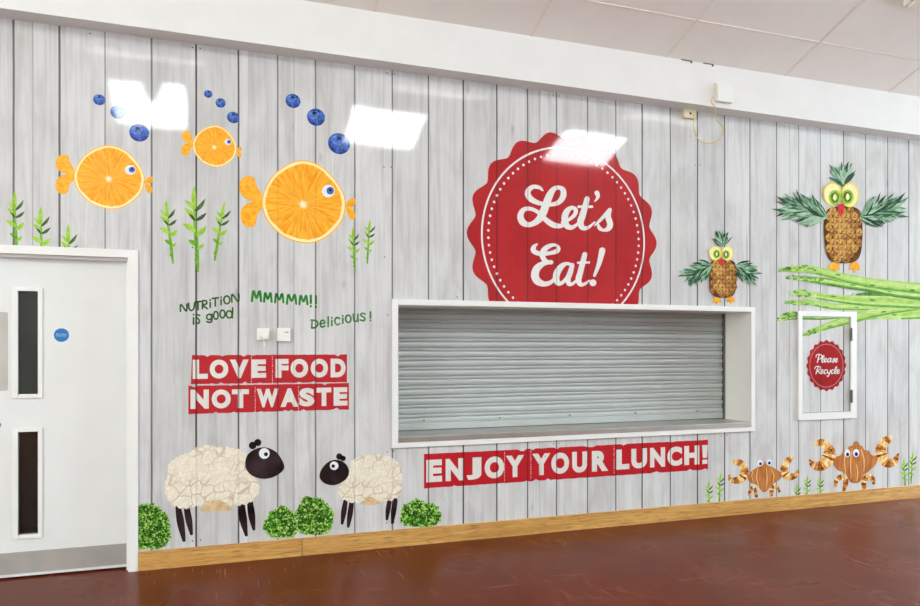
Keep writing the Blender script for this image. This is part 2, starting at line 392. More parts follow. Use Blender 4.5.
class ArtPart:
    def __init__(s, art, name, mats, layer, label):
        s.a = art; s.name = name; s.mats = mats if isinstance(mats, list) else [mats]; s.layer = layer+art.base; s.label = label
        s.bm = bmesh.new(); s.k = 0; s.step = 1.5e-5; s.rstep = 0
    def V(s, p, lift=0):
        lift = s.k*s.step+(lift*s.rstep if lift >= 1 else 0); a = s.a; x, z = a.P(p)
        return s.bm.verts.new(((x-a.c[0])/a.sc, -(LAY*s.layer+lift)/a.sc, (z-a.c[1])/a.sc))
    def Vw(s, x, z, lift=0):
        lift = s.k*s.step; a = s.a; return s.bm.verts.new(((x-a.c[0])/a.sc, -(LAY*s.layer+lift)/a.sc, (z-a.c[1])/a.sc))
    def tris(s, vs_, mi=0):
        tt = tessellate_polygon([[Vector((v.co.x, v.co.z, 0)) for v in vs_]])
        for t_ in tt:
            try: s.bm.faces.new([vs_[i] for i in t_]).material_index = mi
            except ValueError: pass
    def poly(s, pts, mi=0, lift=0, world=False):
        s.k += 1; s.tris([s.Vw(p[0], p[1], lift) if world else s.V(p, lift) for p in pts], mi); return s
    def blob(s, pts, mi=0, sub=5, lift=0): return s.poly(smooth_loop(pts, sub), mi, lift)
    def disc(s, cx, cy, rx, ry=None, n=24, mi=0, lift=0): return s.poly(circ(cx, cy, rx, ry, n), mi, lift)
    def ribbon(s, pts, mi=0, sub=6, caps=True, lift=0, mats=None):
        ps = smooth_line(pts, sub) if sub > 1 else pts; s.k += 1
        L = []; R = []
        for i, p in enumerate(ps):
            a = ps[max(i-1, 0)]; b2 = ps[min(i+1, len(ps)-1)]
            dx, dy = b2[0]-a[0], b2[1]-a[1]; l = math.hypot(dx, dy) or 1; nx, ny = -dy/l*p[2], dx/l*p[2]
            L.append(s.V((p[0]+nx, p[1]+ny), i)); R.append(s.V((p[0]-nx, p[1]-ny), i))
        for i in range(len(ps)-1):
            f = s.bm.faces.new([L[i], L[i+1], R[i+1], R[i]]); f.material_index = mats[i*len(mats)//(len(ps)-1)] if mats else mi
        if caps:
            for p in (ps[0], ps[-1]):
                if p[2] > .3: s.poly(circ(p[0], p[1], p[2], n=14), (mats[0] if p is ps[0] else mats[-1]) if mats else mi, lift)
        return s
    def leaf(s, a, b2, wd, mi=0, bend=0, lift=0):
        mx, my = (a[0]+b2[0])/2, (a[1]+b2[1])/2; dx, dy = b2[0]-a[0], b2[1]-a[1]
        mid = (mx-dy*bend, my+dx*bend)
        return s.ribbon([(a[0], a[1], wd*.5), (mid[0], mid[1], wd), (b2[0], b2[1], .05)], mi, 4, False, lift)
    def done(s, parent=None):
        a = s.a
        if a.zmin is not None:
            z = (a.zmin-a.c[1])/a.sc
            bmesh.ops.bisect_plane(s.bm, geom=s.bm.verts[:]+s.bm.edges[:]+s.bm.faces[:], plane_co=(0, 0, z), plane_no=(0, 0, 1), clear_inner=True)
        if a.xmin is not None:
            bmesh.ops.bisect_plane(s.bm, geom=s.bm.verts[:]+s.bm.edges[:]+s.bm.faces[:], plane_co=((a.xmin-a.c[0])/a.sc, 0, 0), plane_no=(1, 0, 0), clear_inner=True)
        for f in s.bm.faces:
            f.normal_update()
            if f.normal.y > 0: f.normal_flip()
        me = bpy.data.meshes.new(s.name); s.bm.to_mesh(me); s.bm.free()
        o = link(s.name, me, s.mats, parent or a.root)
        if s.label: o['label'] = s.label
        return o
def copy_tree(o, parent=None):
    c = o.copy(); C.objects.link(c); c.parent = parent
    for ch in o.children: copy_tree(ch, c)
    return c
def text_tris(txt, bold=.03, shear=0, spacing=1.0):
    cu = bpy.data.curves.new('lettering', 'FONT'); cu.body = txt; cu.offset = bold; cu.shear = shear; cu.space_character = spacing; cu.resolution_u = 6
    o = bpy.data.objects.new('lettering', cu); C.objects.link(o)
    dg = bpy.context.evaluated_depsgraph_get(); me = o.evaluated_get(dg).to_mesh()
    vs_ = [(v.co.x, v.co.y) for v in me.vertices]; fs = [tuple(p.vertices) for p in me.polygons]
    bpy.data.objects.remove(o); bpy.data.curves.remove(cu)
    x0 = min(v[0] for v in vs_); x1 = max(v[0] for v in vs_); y0 = min(v[1] for v in vs_); y1 = max(v[1] for v in vs_)
    return [((v[0]-x0)/(x1-x0), (v[1]-y0)/(y1-y0)) for v in vs_], fs
def fit_text(part, txt, tl, tr, br, bl, bold=.03, shear=0, mi=0, spacing=1.0):
    vs_, fs = text_tris(txt, bold, shear, spacing); A = [part.a.P(p) for p in (tl, tr, br, bl)]
    nv = []
    for u, v in vs_:
        x = (A[3][0]*(1-u)+A[2][0]*u)*(1-v)+(A[0][0]*(1-u)+A[1][0]*u)*v
        z = (A[3][1]*(1-u)+A[2][1]*u)*(1-v)+(A[0][1]*(1-u)+A[1][1]*u)*v
        nv.append(part.Vw(x, z))
    for f in fs:
        try: part.bm.faces.new([nv[i] for i in f]).material_index = mi
        except ValueError: pass

# ------------------------------------------------------------------ the room
HX0, HX1 = SX(398.3, .02), SX(751.4, .02)                    # serving opening
HZ0 = (SZ(397, 442.2)+SZ(752.4, 426.8))/2; HZ1 = (SZ(398.3, 304.8)+SZ(751.3, 312.0))/2
CTZ = (SZ(397, 435.9)+SZ(752.4, 422.7))/2          # worktop height
FX0, FX1 = SX(391.4, .0), SX(755.3, .02); FZ0 = (SZ(391.4, 448.4, .02)+SZ(754.5, 431.2, .02))/2; FZ1 = (SZ(391.4, 298.9, .02)+SZ(756, 307.0, .02))/2
DX1 = SX(128.3); DXo = SX(138.3); DZo = (SZ(138, 250.3)+SZ(0, 244.9))/2; DX0 = DX1-.92; DZi = DZo-.052
HDEP = .35
def rects(mb, x0, x1, z0, z1, holes, y):
    xs = sorted({x0, x1, *[h[0] for h in holes], *[h[1] for h in holes]}); zs = sorted({z0, z1, *[h[2] for h in holes], *[h[3] for h in holes]})
    for a, b2 in zip(xs, xs[1:]):
        for c_, d in zip(zs, zs[1:]):
            mx, mz = (a+b2)/2, (c_+d)/2
            if any(h[0] < mx < h[1] and h[2] < mz < h[3] for h in holes): continue
            mb.box(a, b2, y, y+.12, c_, d)
mb = MB(); rects(mb, ROOM_X0, ROOM_X1, 0, BEAM_Z1, [(HX0-.01, HX1+.01, HZ0-.01, HZ1+.01), (DX0-.02, DX1+.02, -.01, DZi+.02)], 0)
bmesh.ops.remove_doubles(mb.bm, verts=mb.bm.verts, dist=1e-5)
dele = {}
for f in mb.bm.faces: dele.setdefault(tuple(round(v, 4) for v in f.calc_center_median()), []).append(f)
bmesh.ops.delete(mb.bm, geom=[f for l in dele.values() if len(l) > 1 for f in l], context='FACES')
# printed nail heads
def nail(x, y, r=.005):
    sx, sz = W(x, y); v = [mb.bm.verts.new((sx+r*math.cos(q*.785), -.0003, sz-r*math.sin(q*.785))) for q in range(8)]
    mb.bm.faces.new(v[::-1]).material_index = 1
for x, y in ((192.5,47.5),(200.2,48.5),(387,73),(394.5,74),(553,95),(559,96),(90,33.5),(679,111),(690.5,136),(386.5,130),(387.5,315),(457.2,297),(387.5,452),(393.5,451.5),
             (553.5,444),(559,443.5),(721.5,436),(727,435.5),(192.5,541),(200.5,540),(386.5,523),(394,522),(695,165),(700,165),(866,108),(384,167),(391,167),(384.5,257),(192.5,247.5),(200.6,247.5)): nail(x, y)
wall = mb.build('wall_back', [M_plank, M_dark]); wall['kind'] = 'structure'
mb = MB(); mb.box(ROOM_X0-.2, ROOM_X1+.2, ROOM_Y-.2, .13, -.1, 0); tag(mb.build('floor', M_floor), kind='structure')
def gable(name, x0, x1):
    mb = MB(); pts = [(.12, 0), (ROOM_Y-.1, 0), (ROOM_Y-.1, ceil_z(ROOM_Y)+.1), (RIDGE_Y, ceil_z(RIDGE_Y)+.1), (.12, ceil_z(0)+.1)]
    a = [mb.bm.verts.new((x0, p[0], p[1])) for p in pts]; b2 = [mb.bm.verts.new((x1, p[0], p[1])) for p in pts]
    mb.bm.faces.new(a); mb.bm.faces.new(b2[::-1])
    for i in range(5): mb.bm.faces.new([a[i], a[(i+1) % 5], b2[(i+1) % 5], b2[i]])
    tag(mb.build(name, M_wall), kind='structure')
gable('wall_left', ROOM_X0-.12, ROOM_X0); gable('wall_right', ROOM_X1, ROOM_X1+.12)
mb = MB(); mb.box(ROOM_X0, ROOM_X1, ROOM_Y-.12, ROOM_Y, 0, ceil_z(ROOM_Y)+.1); tag(mb.build('wall_front', M_wall), kind='structure')
# pitched ceiling with lay-in tile grid
mb = MB()
for ya, yb in ((-BEAM_D+.05, RIDGE_Y), (RIDGE_Y, ROOM_Y)):
    za, zb = ceil_z(ya), ceil_z(yb)
    lo = [(ROOM_X0, ya, za), (ROOM_X1, ya, za), (ROOM_X1, yb, zb), (ROOM_X0, yb, zb)]; hi = [(p[0], p[1], p[2]+.06) for p in lo]
    mb.quad(lo); mb.quad(hi)
def bar(x0, x1, ya, yb, h=.004):
    mb.quad([(x0, ya, ceil_z(ya)-h), (x1, ya, ceil_z(ya)-h), (x1, yb, ceil_z(yb)-h), (x0, yb, ceil_z(yb)-h)], 1)
    for x in (x0, x1): mb.quad([(x, ya, ceil_z(ya)-h), (x, yb, ceil_z(yb)-h), (x, yb, ceil_z(yb)+.001), (x, ya, ceil_z(ya)+.001)], 1)
    for y in (ya, yb): mb.quad([(x0, y, ceil_z(y)-h), (x1, y, ceil_z(y)-h), (x1, y, ceil_z(y)+.001), (x0, y, ceil_z(y)+.001)], 1)
bx = 2.312-1.21*6
while bx < ROOM_X1:
    bar(bx-.009, bx+.009, -BEAM_D, RIDGE_Y); bar(bx-.009, bx+.009, RIDGE_Y, ROOM_Y); bx += 1.21
by = -BEAM_D-.381
while by > ROOM_Y:
    if abs(by-RIDGE_Y) > .02: bar(ROOM_X0, ROOM_X1, by-.008, by+.008)
    by -= .565
for f in mb.bm.faces:
    f.normal_update()
    if f.normal.z > .01 and f.calc_center_median().z < ceil_z(f.calc_center_median().y)+.03: f.normal_flip()
me = bpy.data.meshes.new('ceiling'); mb.bm.to_mesh(me); mb.bm.free(); tag(link('ceiling', me, [M_ceil, M_bar]), kind='structure')
mb = MB(); mb.box(ROOM_X0, ROOM_X1, -BEAM_D, -.0005, BEAM_Z0, BEAM_Z1)
for v in mb.bm.verts:
    if v.co.z < 3.6: v.co.z = 3.486-.0045*v.co.x
tag(mb.build('trim_1', M_beam), kind='structure')
# skirting boards, joint where the photo shows one
JX = SX(301.6); SKT = (SZ(139, 549.3)+SZ(920, 486))/2
for x0, x1 in ((DXo+.001, JX-.003), (JX+.003, ROOM_X1), (ROOM_X0, DX0-.07)):
    mb = MB((x0, 0, 0)); mb.box(x0, x1, -.02, -.001, 0, SKT); tag(mb.build('baseboard_back', M_oak, bevel=.002), kind='structure')
# rooflights on the far slope (their reflections lie on the panels), two unseen ones added on the near slope to brighten the right, and a row of battens under the ridge
n = 0
for xc, hw, ya, yb in ((-4.75, .85, -6.42, -7.42), (-.86, .50, -6.42, -7.42), (2.84, .64, -6.42, -7.42), (6.72, .66, -6.42, -7.42), (8.6, .7, -3.9, -4.9), (12.0, .7, -3.9, -4.9)):
    n += 1; yc = (ya+yb)/2
    mb = MB((xc, yc, ceil_z(yc)))
    for x0, x1, y0, y1 in ((xc-hw-.06, xc-hw, ya+.06, yb-.06), (xc+hw, xc+hw+.06, ya+.06, yb-.06), (xc-hw, xc+hw, ya+.06, ya), (xc-hw, xc+hw, yb, yb-.06)):
        v = [(x0, y0, ceil_z(y0)-.05), (x1, y0, ceil_z(y0)-.05), (x1, y1, ceil_z(y1)-.05), (x0, y1, ceil_z(y1)-.05)]; u = [(p[0], p[1], p[2]+.05) for p in v]
        mb.quad(v); [mb.quad([v[i], v[(i+1) % 4], u[(i+1) % 4], u[i]]) for i in range(4)]
    wf = mb.build('window_%d' % n, M_white); tag(wf, kind='structure')
    mb = MB((xc, yc, ceil_z(yc)))
    mb.quad([(xc-hw, ya, ceil_z(ya)-.03), (xc+hw, ya, ceil_z(ya)-.03), (xc+hw, yb, ceil_z(yb)-.03), (xc-hw, yb, ceil_z(yb)-.03)])
    p = mb.build('pane', M_sky, wf)
xl = SX(149)*2.27  # dark patch added below the pane to notch its reflection on the panels
mb = MB((xl, -6.6, ceil_z(-6.6))); pl = [(-.10, -6.42), (.13, -6.42), (.15, -6.55), (.10, -6.66), (.09, -6.80), (.02, -6.86), (-.05, -6.84), (-.06, -6.74), (-.11, -6.64), (-.13, -6.52)]
lo = [mb.bm.verts.new(Vector((xl+q[0], q[1], ceil_z(q[1])-.036))-mb.o) for q in pl]; hi = [mb.bm.verts.new(Vector((xl+q[0], q[1], ceil_z(q[1])-.0305))-mb.o) for q in pl]
mb.bm.faces.new(lo); mb.bm.faces.new(hi[::-1]); [mb.bm.faces.new([lo[i], lo[(i+1) % 10], hi[(i+1) % 10], hi[i]]) for i in range(10)]
notch = mb.build('reflection_notch', M_corr); notch.parent = bpy.data.objects['window_2']; notch.location = notch.location-bpy.data.objects['window_2'].location
# tall glowing windows added in the two end walls for extra light, past the edges of the photo
for wx, sgn in ((ROOM_X1, -1), (ROOM_X0, 1)):
    for y0 in ((-1.2, -3.4) if sgn < 0 else (-4.6, -7.2)):
        n += 1; mb = MB((wx, y0-.95, 2))
        xa, xb = sorted((wx+sgn*.002, wx+sgn*.05))
        for ya, yb, za, zb in ((y0, y0-.07, 1, 3.6), (y0-1.83, y0-1.9, 1, 3.6), (y0-.07, y0-1.83, 1, 1.07), (y0-.07, y0-1.83, 3.53, 3.6), (y0-.92, y0-.98, 1.07, 3.53)): mb.box(xa, xb, yb, ya, za, zb)
        wf = mb.build('window_%d' % n, M_white); tag(wf, kind='structure')
        mb = MB((wx, y0-.95, 2)); mb.box(min(wx+sgn*.004, wx+sgn*.02), max(wx+sgn*.004, wx+sgn*.02), y0-1.83, y0-.07, 1.07, 3.53); mb.build('pane', M_win if sgn < 0 else M_winl, wf)
def batten(x0, y0, x1, y1, lab, mat=M_tube, drop=.3):
    zc = ceil_z((y0+y1)/2)-drop
    r = empty('ceiling_light', ((x0+x1)/2, (y0+y1)/2, ceil_z((y0+y1)/2)-.01), lab, 'ceiling light')
    o = r.location
    mb = MB(o); mb.box(x0, x1, y0, y1, zc, zc+.04); mb.build('housing', M_white, r, bevel=.004)
    mb = MB(o); mb.box(x0+.02, x1-.02, y0+.01, y1-.01, zc-.05, zc-.0005); mb.build('diffuser', mat, r, bevel=.008)
    if drop > .1:
        for q in (.2, .8):
            mb = MB(o); xx = x0+(x1-x0)*q; yy = (y0+y1)/2; mb.tube([(xx, yy, zc+.04), (xx, yy, ceil_z(yy)+.001)], .006); mb.build('suspension_rod', M_steel, r)
    return r
for i, px in enumerate((150, 440, 662)):
    s = SX(px)*10.63/5.13; batten(s-.75, -5.56, s+.75, -5.44, 'suspended strip light under the ridge, %s of three' % ('leftmost', 'middle', 'rightmost')[i])
# light fitting of which one corner shows at the top right of the photo
lx, lt = 5.06, -.15-.868
def sloped_box(mb, x0, x1, ya, yb, a, b2):
    lo = [(x0, ya, ceil_z(ya)-a), (x1, ya, ceil_z(ya)-a), (x1, yb, ceil_z(yb)-a), (x0, yb, ceil_z(yb)-a)]; hi = [(p[0], p[1], p[2]+a-b2) for p in lo]
    mb.quad(lo); mb.quad(hi); [mb.quad([lo[i], lo[(i+1) % 4], hi[(i+1) % 4], hi[i]]) for i in range(4)]
r = empty('ceiling_light', (lx+.6, lt-.2, ceil_z(lt-.2)), 'cream light fitting on the sloping ceiling, cut off at the top right', 'ceiling light')
mb = MB(r.location); sloped_box(mb, lx, lx+1.2, lt, lt-.28, .05, -.002); mb.build('housing', M_white, r)
mb = MB(r.location); sloped_box(mb, lx+.02, lx+1.18, lt-.02, lt-.26, .075, .0505); mb.build('diffuser', M_diff, r)

# ------------------------------------------------------------------ serving hatch
r = empty('serving_hatch', ((HX0+HX1)/2, 0, HZ0), 'wide white framed serving hatch in the plank wall below the big red badge', 'serving hatch')
o = r.location
mb = MB(o); P_ = .02
def ring(mb, x0, x1, z0, z1, X0, X1, Z0, Z1, ya, yb):
    mb.box(X0, x0, ya, yb, Z0, Z1); mb.box(x1, X1, ya, yb, Z0, Z1); mb.box(x0, x1, ya, yb, z1, Z1); mb.box(x0, x1, ya, yb, Z0, z0)
ring(mb, HX0, HX1, HZ0, HZ1, FX0, FX1, FZ0, FZ1, -P_, -.0008); mb.build('frame', M_white, r, bevel=.0015)
mb = MB(o)
mb.box(HX0-.009, HX0, -.004, HDEP-.034, HZ0, HZ1+.009); mb.box(HX1, HX1+.009, -.004, HDEP-.034, HZ0, HZ1+.009)
mb.box(HX0, HX1, -.004, HDEP-.034, HZ1, HZ1+.009); mb.box(HX0-.009, HX1+.009, -.004, HDEP-.034, HZ0-.009, HZ0); mb.build('lining', M_reveal, r)
r = empty('steel_counter', ((HX0+HX1)/2, 0, HZ0), 'stainless steel counter ledge along the bottom of the serving hatch', 'counter')
mb = MB(r.location); mb.box(HX0+.001, HX1-.001, -.024, HDEP+.1, HZ0+.001, CTZ); mb.build('worktop', M_steel, r, bevel=.002)
# roller shutter
r = empty('roller_shutter', ((HX0+HX1)/2, HDEP, CTZ), 'closed grey roller shutter of horizontal metal slats inside the serving hatch', 'roller shutter')
o = r.location; per = .075; z = CTZ+.06; prof = []
mb = MB(o)
def wob(x, zz): return .0015*math.sin(x*3.1+zz*2.3)+.0008*math.sin(x*7.7+zz*4.1)
zz = CTZ+.055
while zz < HZ1+.03:
    for i in range(9):
        q = i/8; prof.append((zz+q*per*.58, -.0065*math.sin(math.pi*q)**.6-.005))
    prof.append((zz+per*.60, .006)); prof.append((zz+per*.625, .006))
    for i in range(6):
        q = i/5; prof.append((zz+per*(.64+q*.29), -.005*math.sin(math.pi*q)-.003))
    prof.append((zz+per*.95, .006)); prof.append((zz+per*.98, .006))
    zz += per
NX = 60; rows = []
for (pz, py) in prof:
    rows.append([mb.bm.verts.new(Vector((HX0+.012+(HX1-HX0-.024)*i/NX, HDEP+py, pz+wob(HX0+(HX1-HX0)*i/NX, round((pz-CTZ-.055)/per-.3))))-Vector(o)) for i in range(NX+1)])
for a, b2 in zip(rows, rows[1:]):
    for i in range(NX): mb.bm.faces.new([a[i], a[i+1], b2[i+1], b2[i]])
cur = mb.build('curtain', M_shut, r)
mb = MB(o); mb.box(HX0+.012, HX1-.012, HDEP-.016, HDEP+.007, CTZ+.004, CTZ+.056); mb.build('bottom_rail', M_shut, r, bevel=.004)
for i in range(5):
    mb = MB(o); xx = HX0+.3+(HX1-HX0-.6)*i/4; zc = CTZ+.078
    mb.prism(circ(xx, zc, .008, n=10), HDEP-.02, HDEP-.012); mb.build('screw', M_hinge, r)
for x0, x1 in ((HX0+.0005, HX0+.0115), (HX1-.0115, HX1-.0005)):
    mb = MB(o); mb.box(x0, x1, HDEP-.03, HDEP-.018, CTZ+.001, HZ1-.001); mb.box(x0, x1, HDEP+.012, HDEP+.022, CTZ+.001, HZ1-.001); mb.build('guide_rail', M_hinge, r)
mb = MB(o); mb.box(HX0, HX1, HDEP+.03, HDEP+.05, CTZ+.002, HZ1+.3); mb.build('backing', M_dark, r)
mb = MB(o); mb.box(HX0-.1, HX1+.1, HDEP+.001, HDEP+.3, HZ1+.0095, HZ1+.3); mb.build('shutter_box', M_hinge, r)

# ------------------------------------------------------------------ door
mb = MB((DX1, 0, 0)); A = .016
def uframe(mb, x0, x1, z1, X0, X1, Z1, ya, yb):
    mb.box(X0, x0, ya, yb, 0, Z1); mb.box(x1, X1, ya, yb, 0, Z1); mb.box(x0, x1, ya, yb, z1, Z1)
uframe(mb, DX0, DX1, DZi, DX0-.066, DXo, DZo, -A, -.0008)
uframe(mb, DX0+.0, DX1, DZi, DX0-.019, DX1+.019, DZi+.019, -.0008, .14)
tag(mb.build('trim_2', M_white, bevel=.002), kind='structure')
mb = MB((DX1, 0, 0)); uframe(mb, DX0+.014, DX1-.014, DZi-.018, DX0, DX1, DZi, .03, .075); tag(mb.build('trim_3', M_white, bevel=.002), kind='structure')
LY = .078          # face of the leaf
lx0, lx1 = DX0+.003, DX1-.003; lz0, lz1 = .012, DZi-.004
def dp(x, y): return W(x, y, -LY)
g1 = (dp(17.8, 291)[0], dp(38.5, 291)[0], dp(28, 394.3)[1], dp(28, 291)[1]); g2 = (g1[0], g1[1], dp(28, 534.5)[1], dp(28, 431.4)[1])
mb = MB((DX1, LY, 0)); rects(mb, lx0, lx1, lz0, lz1, [g1, g2], LY)
for v in mb.bm.verts:
    if v.co.y > .06: v.co.y = .044
door = mb.build('door_1', M_door); tag(door, kind='structure')
def dpart(name, mat, fn, bevel=0):
    mb = MB((DX1, LY, 0)); fn(mb); return mb.build(name, mat, door, bevel=bevel)
for g in (g1, g2):
    gf = dpart('glazing_bead', M_white, lambda mb: ring(mb, g[0]+.002, g[1]-.002, g[2]+.002, g[3]-.002, g[0]-.032, g[1]+.024, g[2]-.024, g[3]+.022, LY-.012, LY-.0005), .003)
    mb = MB((DX1, LY, 0)); mb.box(g[0]-.0, g[1]+.0, LY+.018, LY+.024, g[2], g[3]); mb.build('glass', M_glass, door)
    mb = MB((DX1, LY, 0)); xx = g[0]+.012
    while xx < g[1]: mb.box(xx-.0006, xx+.0006, LY+.025, LY+.026, g[2], g[3]); xx += .0125
    zz = g[2]+.01
    while zz < g[3]: mb.box(g[0], g[1], LY+.0262, LY+.027, zz-.0005, zz+.0005); zz += .0125
    mb.build('wire_mesh', M_wire, door)
kz0, kz1 = dp(60, 571.3)[1], dp(60, 548.6)[1]
dpart('kick_plate', M_kick, lambda mb: mb.box(lx0+.01, lx1-.006, LY-.002, LY-.0004, max(kz0, .03), kz1))
pr = dp(7.9, 312)[0]; pz0, pz1 = dp(3, 390.8)[1], dp(3, 312)[1]
def rr_(x0, x1, z0, z1, r_, n_=5):
    out = []
    for cx, cz, a0 in ((x1-r_, z1-r_, 0), (x0+r_, z1-r_, 1.5708), (x0+r_, z0+r_, 3.1416), (x1-r_, z0+r_, 4.7124)):
        for i in range(n_+1): out.append((cx+r_*math.cos(a0+1.5708*i/n_), cz+r_*math.sin(a0+1.5708*i/n_)))
    return out
dpart('push_plate', M_kick, lambda mb: mb.prism(rr_(pr-.095, pr, pz0, pz1, .012), LY-.002, LY-.0004))
lk = dp(-1.5, 425); dpart('lock_cylinder', M_hinge, lambda mb: mb.prism(circ(lk[0], lk[1], .016, n=20), LY-.008, LY-.0004))
dpart('hinge', M_hinge, lambda mb: (mb.box(lx1-.004, lx1+.003, LY-.006, LY-.0002, 1.72, 1.82), mb.box(lx1-.004, lx1+.003, LY-.006, LY-.0002, .95, 1.05), mb.box(lx1-.004, lx1+.003, LY-.006, LY-.0002, .2, .3)))
# closed-off corridor behind the door
mb = MB((DX1, 1.5, 0)); mb.box(DX0-.6, DX1+.6, 1.5, 1.6, 0, 2.4); mb.box(DX0-.6, DX0-.5, .13, 1.5, 0, 2.4); mb.box(DX1+.5, DX1+.6, .13, 1.5, 0, 2.4); mb.box(DX0-.6, DX1+.6, .13, 1.6, 2.4, 2.5); mb.box(DX0-.6, DX1+.6, .13, 1.6, -.1, 0)
tag(mb.build('wall_corridor', M_corr), kind='structure')
# round blue sign on the door
sc_ = dp(61.5, 335.1); rs = .0435
sg = empty('door_sign', (sc_[0], LY, sc_[1]), 'small round blue safety sign on the white door', 'sign')
mb = MB(sg.location); mb.prism(circ(sc_[0], sc_[1], rs, n=36), LY-.002, LY-.0003); mb.build('disc', M_bluesign, sg)
mb = MB(sg.location)
for i, tx in enumerate(('Fire door', 'keep shut')):
    vs_, fs = text_tris(tx, .01); zc = sc_[1]+.002-.012*i
    nv = [mb.bm.verts.new(Vector((sc_[0]-.03+.06*u, LY-.0026, zc+.009*v))-Vector(sg.location)) for u, v in vs_]
    for f in fs:
        try: mb.bm.faces.new([nv[q] for q in f])
        except ValueError: pass
me = bpy.data.meshes.new('lettering'); mb.bm.to_mesh(me); mb.bm.free(); link('lettering', me, M_signwhite, sg)

# ------------------------------------------------------------------ recycling hatch
rx0, rx1 = SX(797.2), SX(856.8, .018); rz0, rz1 = (SZ(797, 420)+SZ(856, 418.3, .018))/2, (SZ(797, 311)+SZ(857, 312.0, .018))/2
ix0, ix1 = SX(802.6, .018), SX(851.2, .018); iz0, iz1 = SZ(802, 413.4, .018), SZ(802, 316.0, .018)
r = empty('recycling_hatch', ((rx0+rx1)/2, 0, rz0), 'small white framed hatch door in the wall around the Please Recycle badge', 'wall hatch')
o = r.location
mb = MB(o); ring(mb, ix0, ix1, iz0, iz1, rx0, rx1, rz0, rz1, -.018, -.0008); mb.build('frame', M_white, r, bevel=.002)
mb = MB(o); mb.box(ix0+.004, ix1-.004, -.0004, .0, iz0+.004, iz1-.004); mb.build('door_panel', M_plank, r)
mb = MB(o); ring(mb, ix0+.005, ix1-.005, iz0+.005, iz1-.005, ix0, ix1, iz0, iz1, -.0030, -.0008); mb.build('shadow_gap', M_hinge, r)
for y_ in (334.5, 396):
    zc = SZ(851, y_); mb = MB(o); mb.box(ix1-.014, ix1+.016, -.023, -.0185, zc-.06, zc+.06)
    mb.tube([(ix1-.001, -.027, zc-.06), (ix1-.001, -.027, zc+.06)], .005); mb.build('hinge', M_hinge, r)

# ------------------------------------------------------------------ small fittings
x0, z1 = W(256.9, 328); x1, z0 = W(269.8, 340)
r = empty('wall_socket', ((x0+x1)/2, 0, (z0+z1)/2), 'small white wall plate with round dial, left of the two above LOVE FOOD', 'socket')
mb = MB(r.location); mb.box(x0, x1, -.012, -.0003, z0, z1); mb.build('plate', M_plastic, r, bevel=.003)
mb = MB(r.location); mb.prism(circ((x0+x1)/2+.008, z0+.032, .024, n=20), -.034, -.0122); mb.build('dial', M_plastic, r, bevel=.002)
mb = MB(r.location); mb.tube([((x0+x1)/2+.004, -.02, z0+.01), ((x0+x1)/2+.004, -.012, z0-.006), ((x0+x1)/2+.006, -.004, z0-.045)], .003); mb.build('cable', M_plastic, r)
x0, z1 = W(277, 328); x1, z0 = W(290, 341.3)
r = empty('heating_control', ((x0+x1)/2, 0, (z0+z1)/2), 'small square white control box, right of the pair above the LOVE FOOD banner', 'control box')
mb = MB(r.location); mb.box(x0, x1, -.03, -.0003, z0, z1); mb.build('box', M_plastic, r, bevel=.003)
mb = MB(r.location); mb.box(x0+.05, x0+.075, -.0312, -.0301, z1-.034, z1-.026); mb.build('display', M_pale, r)
mb = MB(r.location)
for q in range(3): mb.box(x0+.012, x1-.012, -.0308, -.0301, z0+.022+.018*q, z0+.0235+.018*q)
mb.build('groove', M_cream, r)
x0, z1 = W(682.1, 108.3); x1, z0 = W(693.7, 119.7)
r = empty('junction_box', ((x0+x1)/2, 0, (z0+z1)/2), 'small cream junction box on the wall just under the white beam', 'junction box')
mb = MB(r.location); mb.box(x0, x1, -.03, -.0003, z0, z1); mb.build('box', M_cream, r, bevel=.004)
mb = MB(r.location); mb.prism(circ((x0+x1)/2+.004, (z0+z1)/2-.004, .01, n=14), -.0315, -.0302); mb.build('outlet_hole', M_dark, r)
d = BEAM_D
x0, z1 = W(715, 85.2, d); x1, z0 = W(730.2, 104.2, d)
r = empty('pull_switch', ((x0+x1)/2, -d, (z0+z1)/2), 'square white switch box on the front of the white beam', 'switch')
mb = MB(r.location); mb.box(x0, x1, -d-.035, -d-.0003, z0, z1); mb.build('box', M_plastic, r, bevel=.005)
mb = MB(r.location); mb.box(x0-.012, x0-.001, -d-.028, -d-.012, z0+.07, z0+.15); mb.build('toggle', M_cream, r, bevel=.002)
pts = [(693.6, 113.5, .035), (693.8, 121, .04), (695, 133, .045), (700, 140.5, .055), (708, 143, .07), (716, 141.3, .085), (722, 135, .1), (723, 128, .115), (719, 122.5, .13), (716, 118, .145), (714.6, 107, .165), (712.5, 104, .17), (711.4, 101.5, .17), (712.6, 97.5, .17), (713.5, 95.5, .168)]
c3 = []
for x, y, dd in smooth_line(pts, 5):
    s, z = W(x, y, dd); c3.append((s, -dd, z))
mb = MB(c3[0]); mb.tube(c3, .0038); tag(mb.build('loose_cord', M_cord, smooth=True), 'thin yellow cord looping down between the cream box and the switch box', 'cord')
for xx, yy, lb in (((681, 691.5), 57.8, 'left'), ((703, 713), 61.8, 'right')):
    xa, xb = SX(xx[0], d), SX(xx[1], d); zt = BEAM_Z1
    r = empty('ceiling_clip', ((xa+xb)/2, -d, zt), 'small bronze edge clip where ceiling meets beam, the %s of two' % lb, 'clip')
    mb = MB(r.location); mb.box(xa, xb, -d-.007, -d-.0005, zt-.006, zt+.001); mb.build('tongue', M_clip, r, bevel=.0015)
    mb = MB(r.location); mb.box(xb-.012, xb+.004, -d-.006, -d-.0005, zt-.018, zt-.0065); mb.build('hook', M_clip, r)

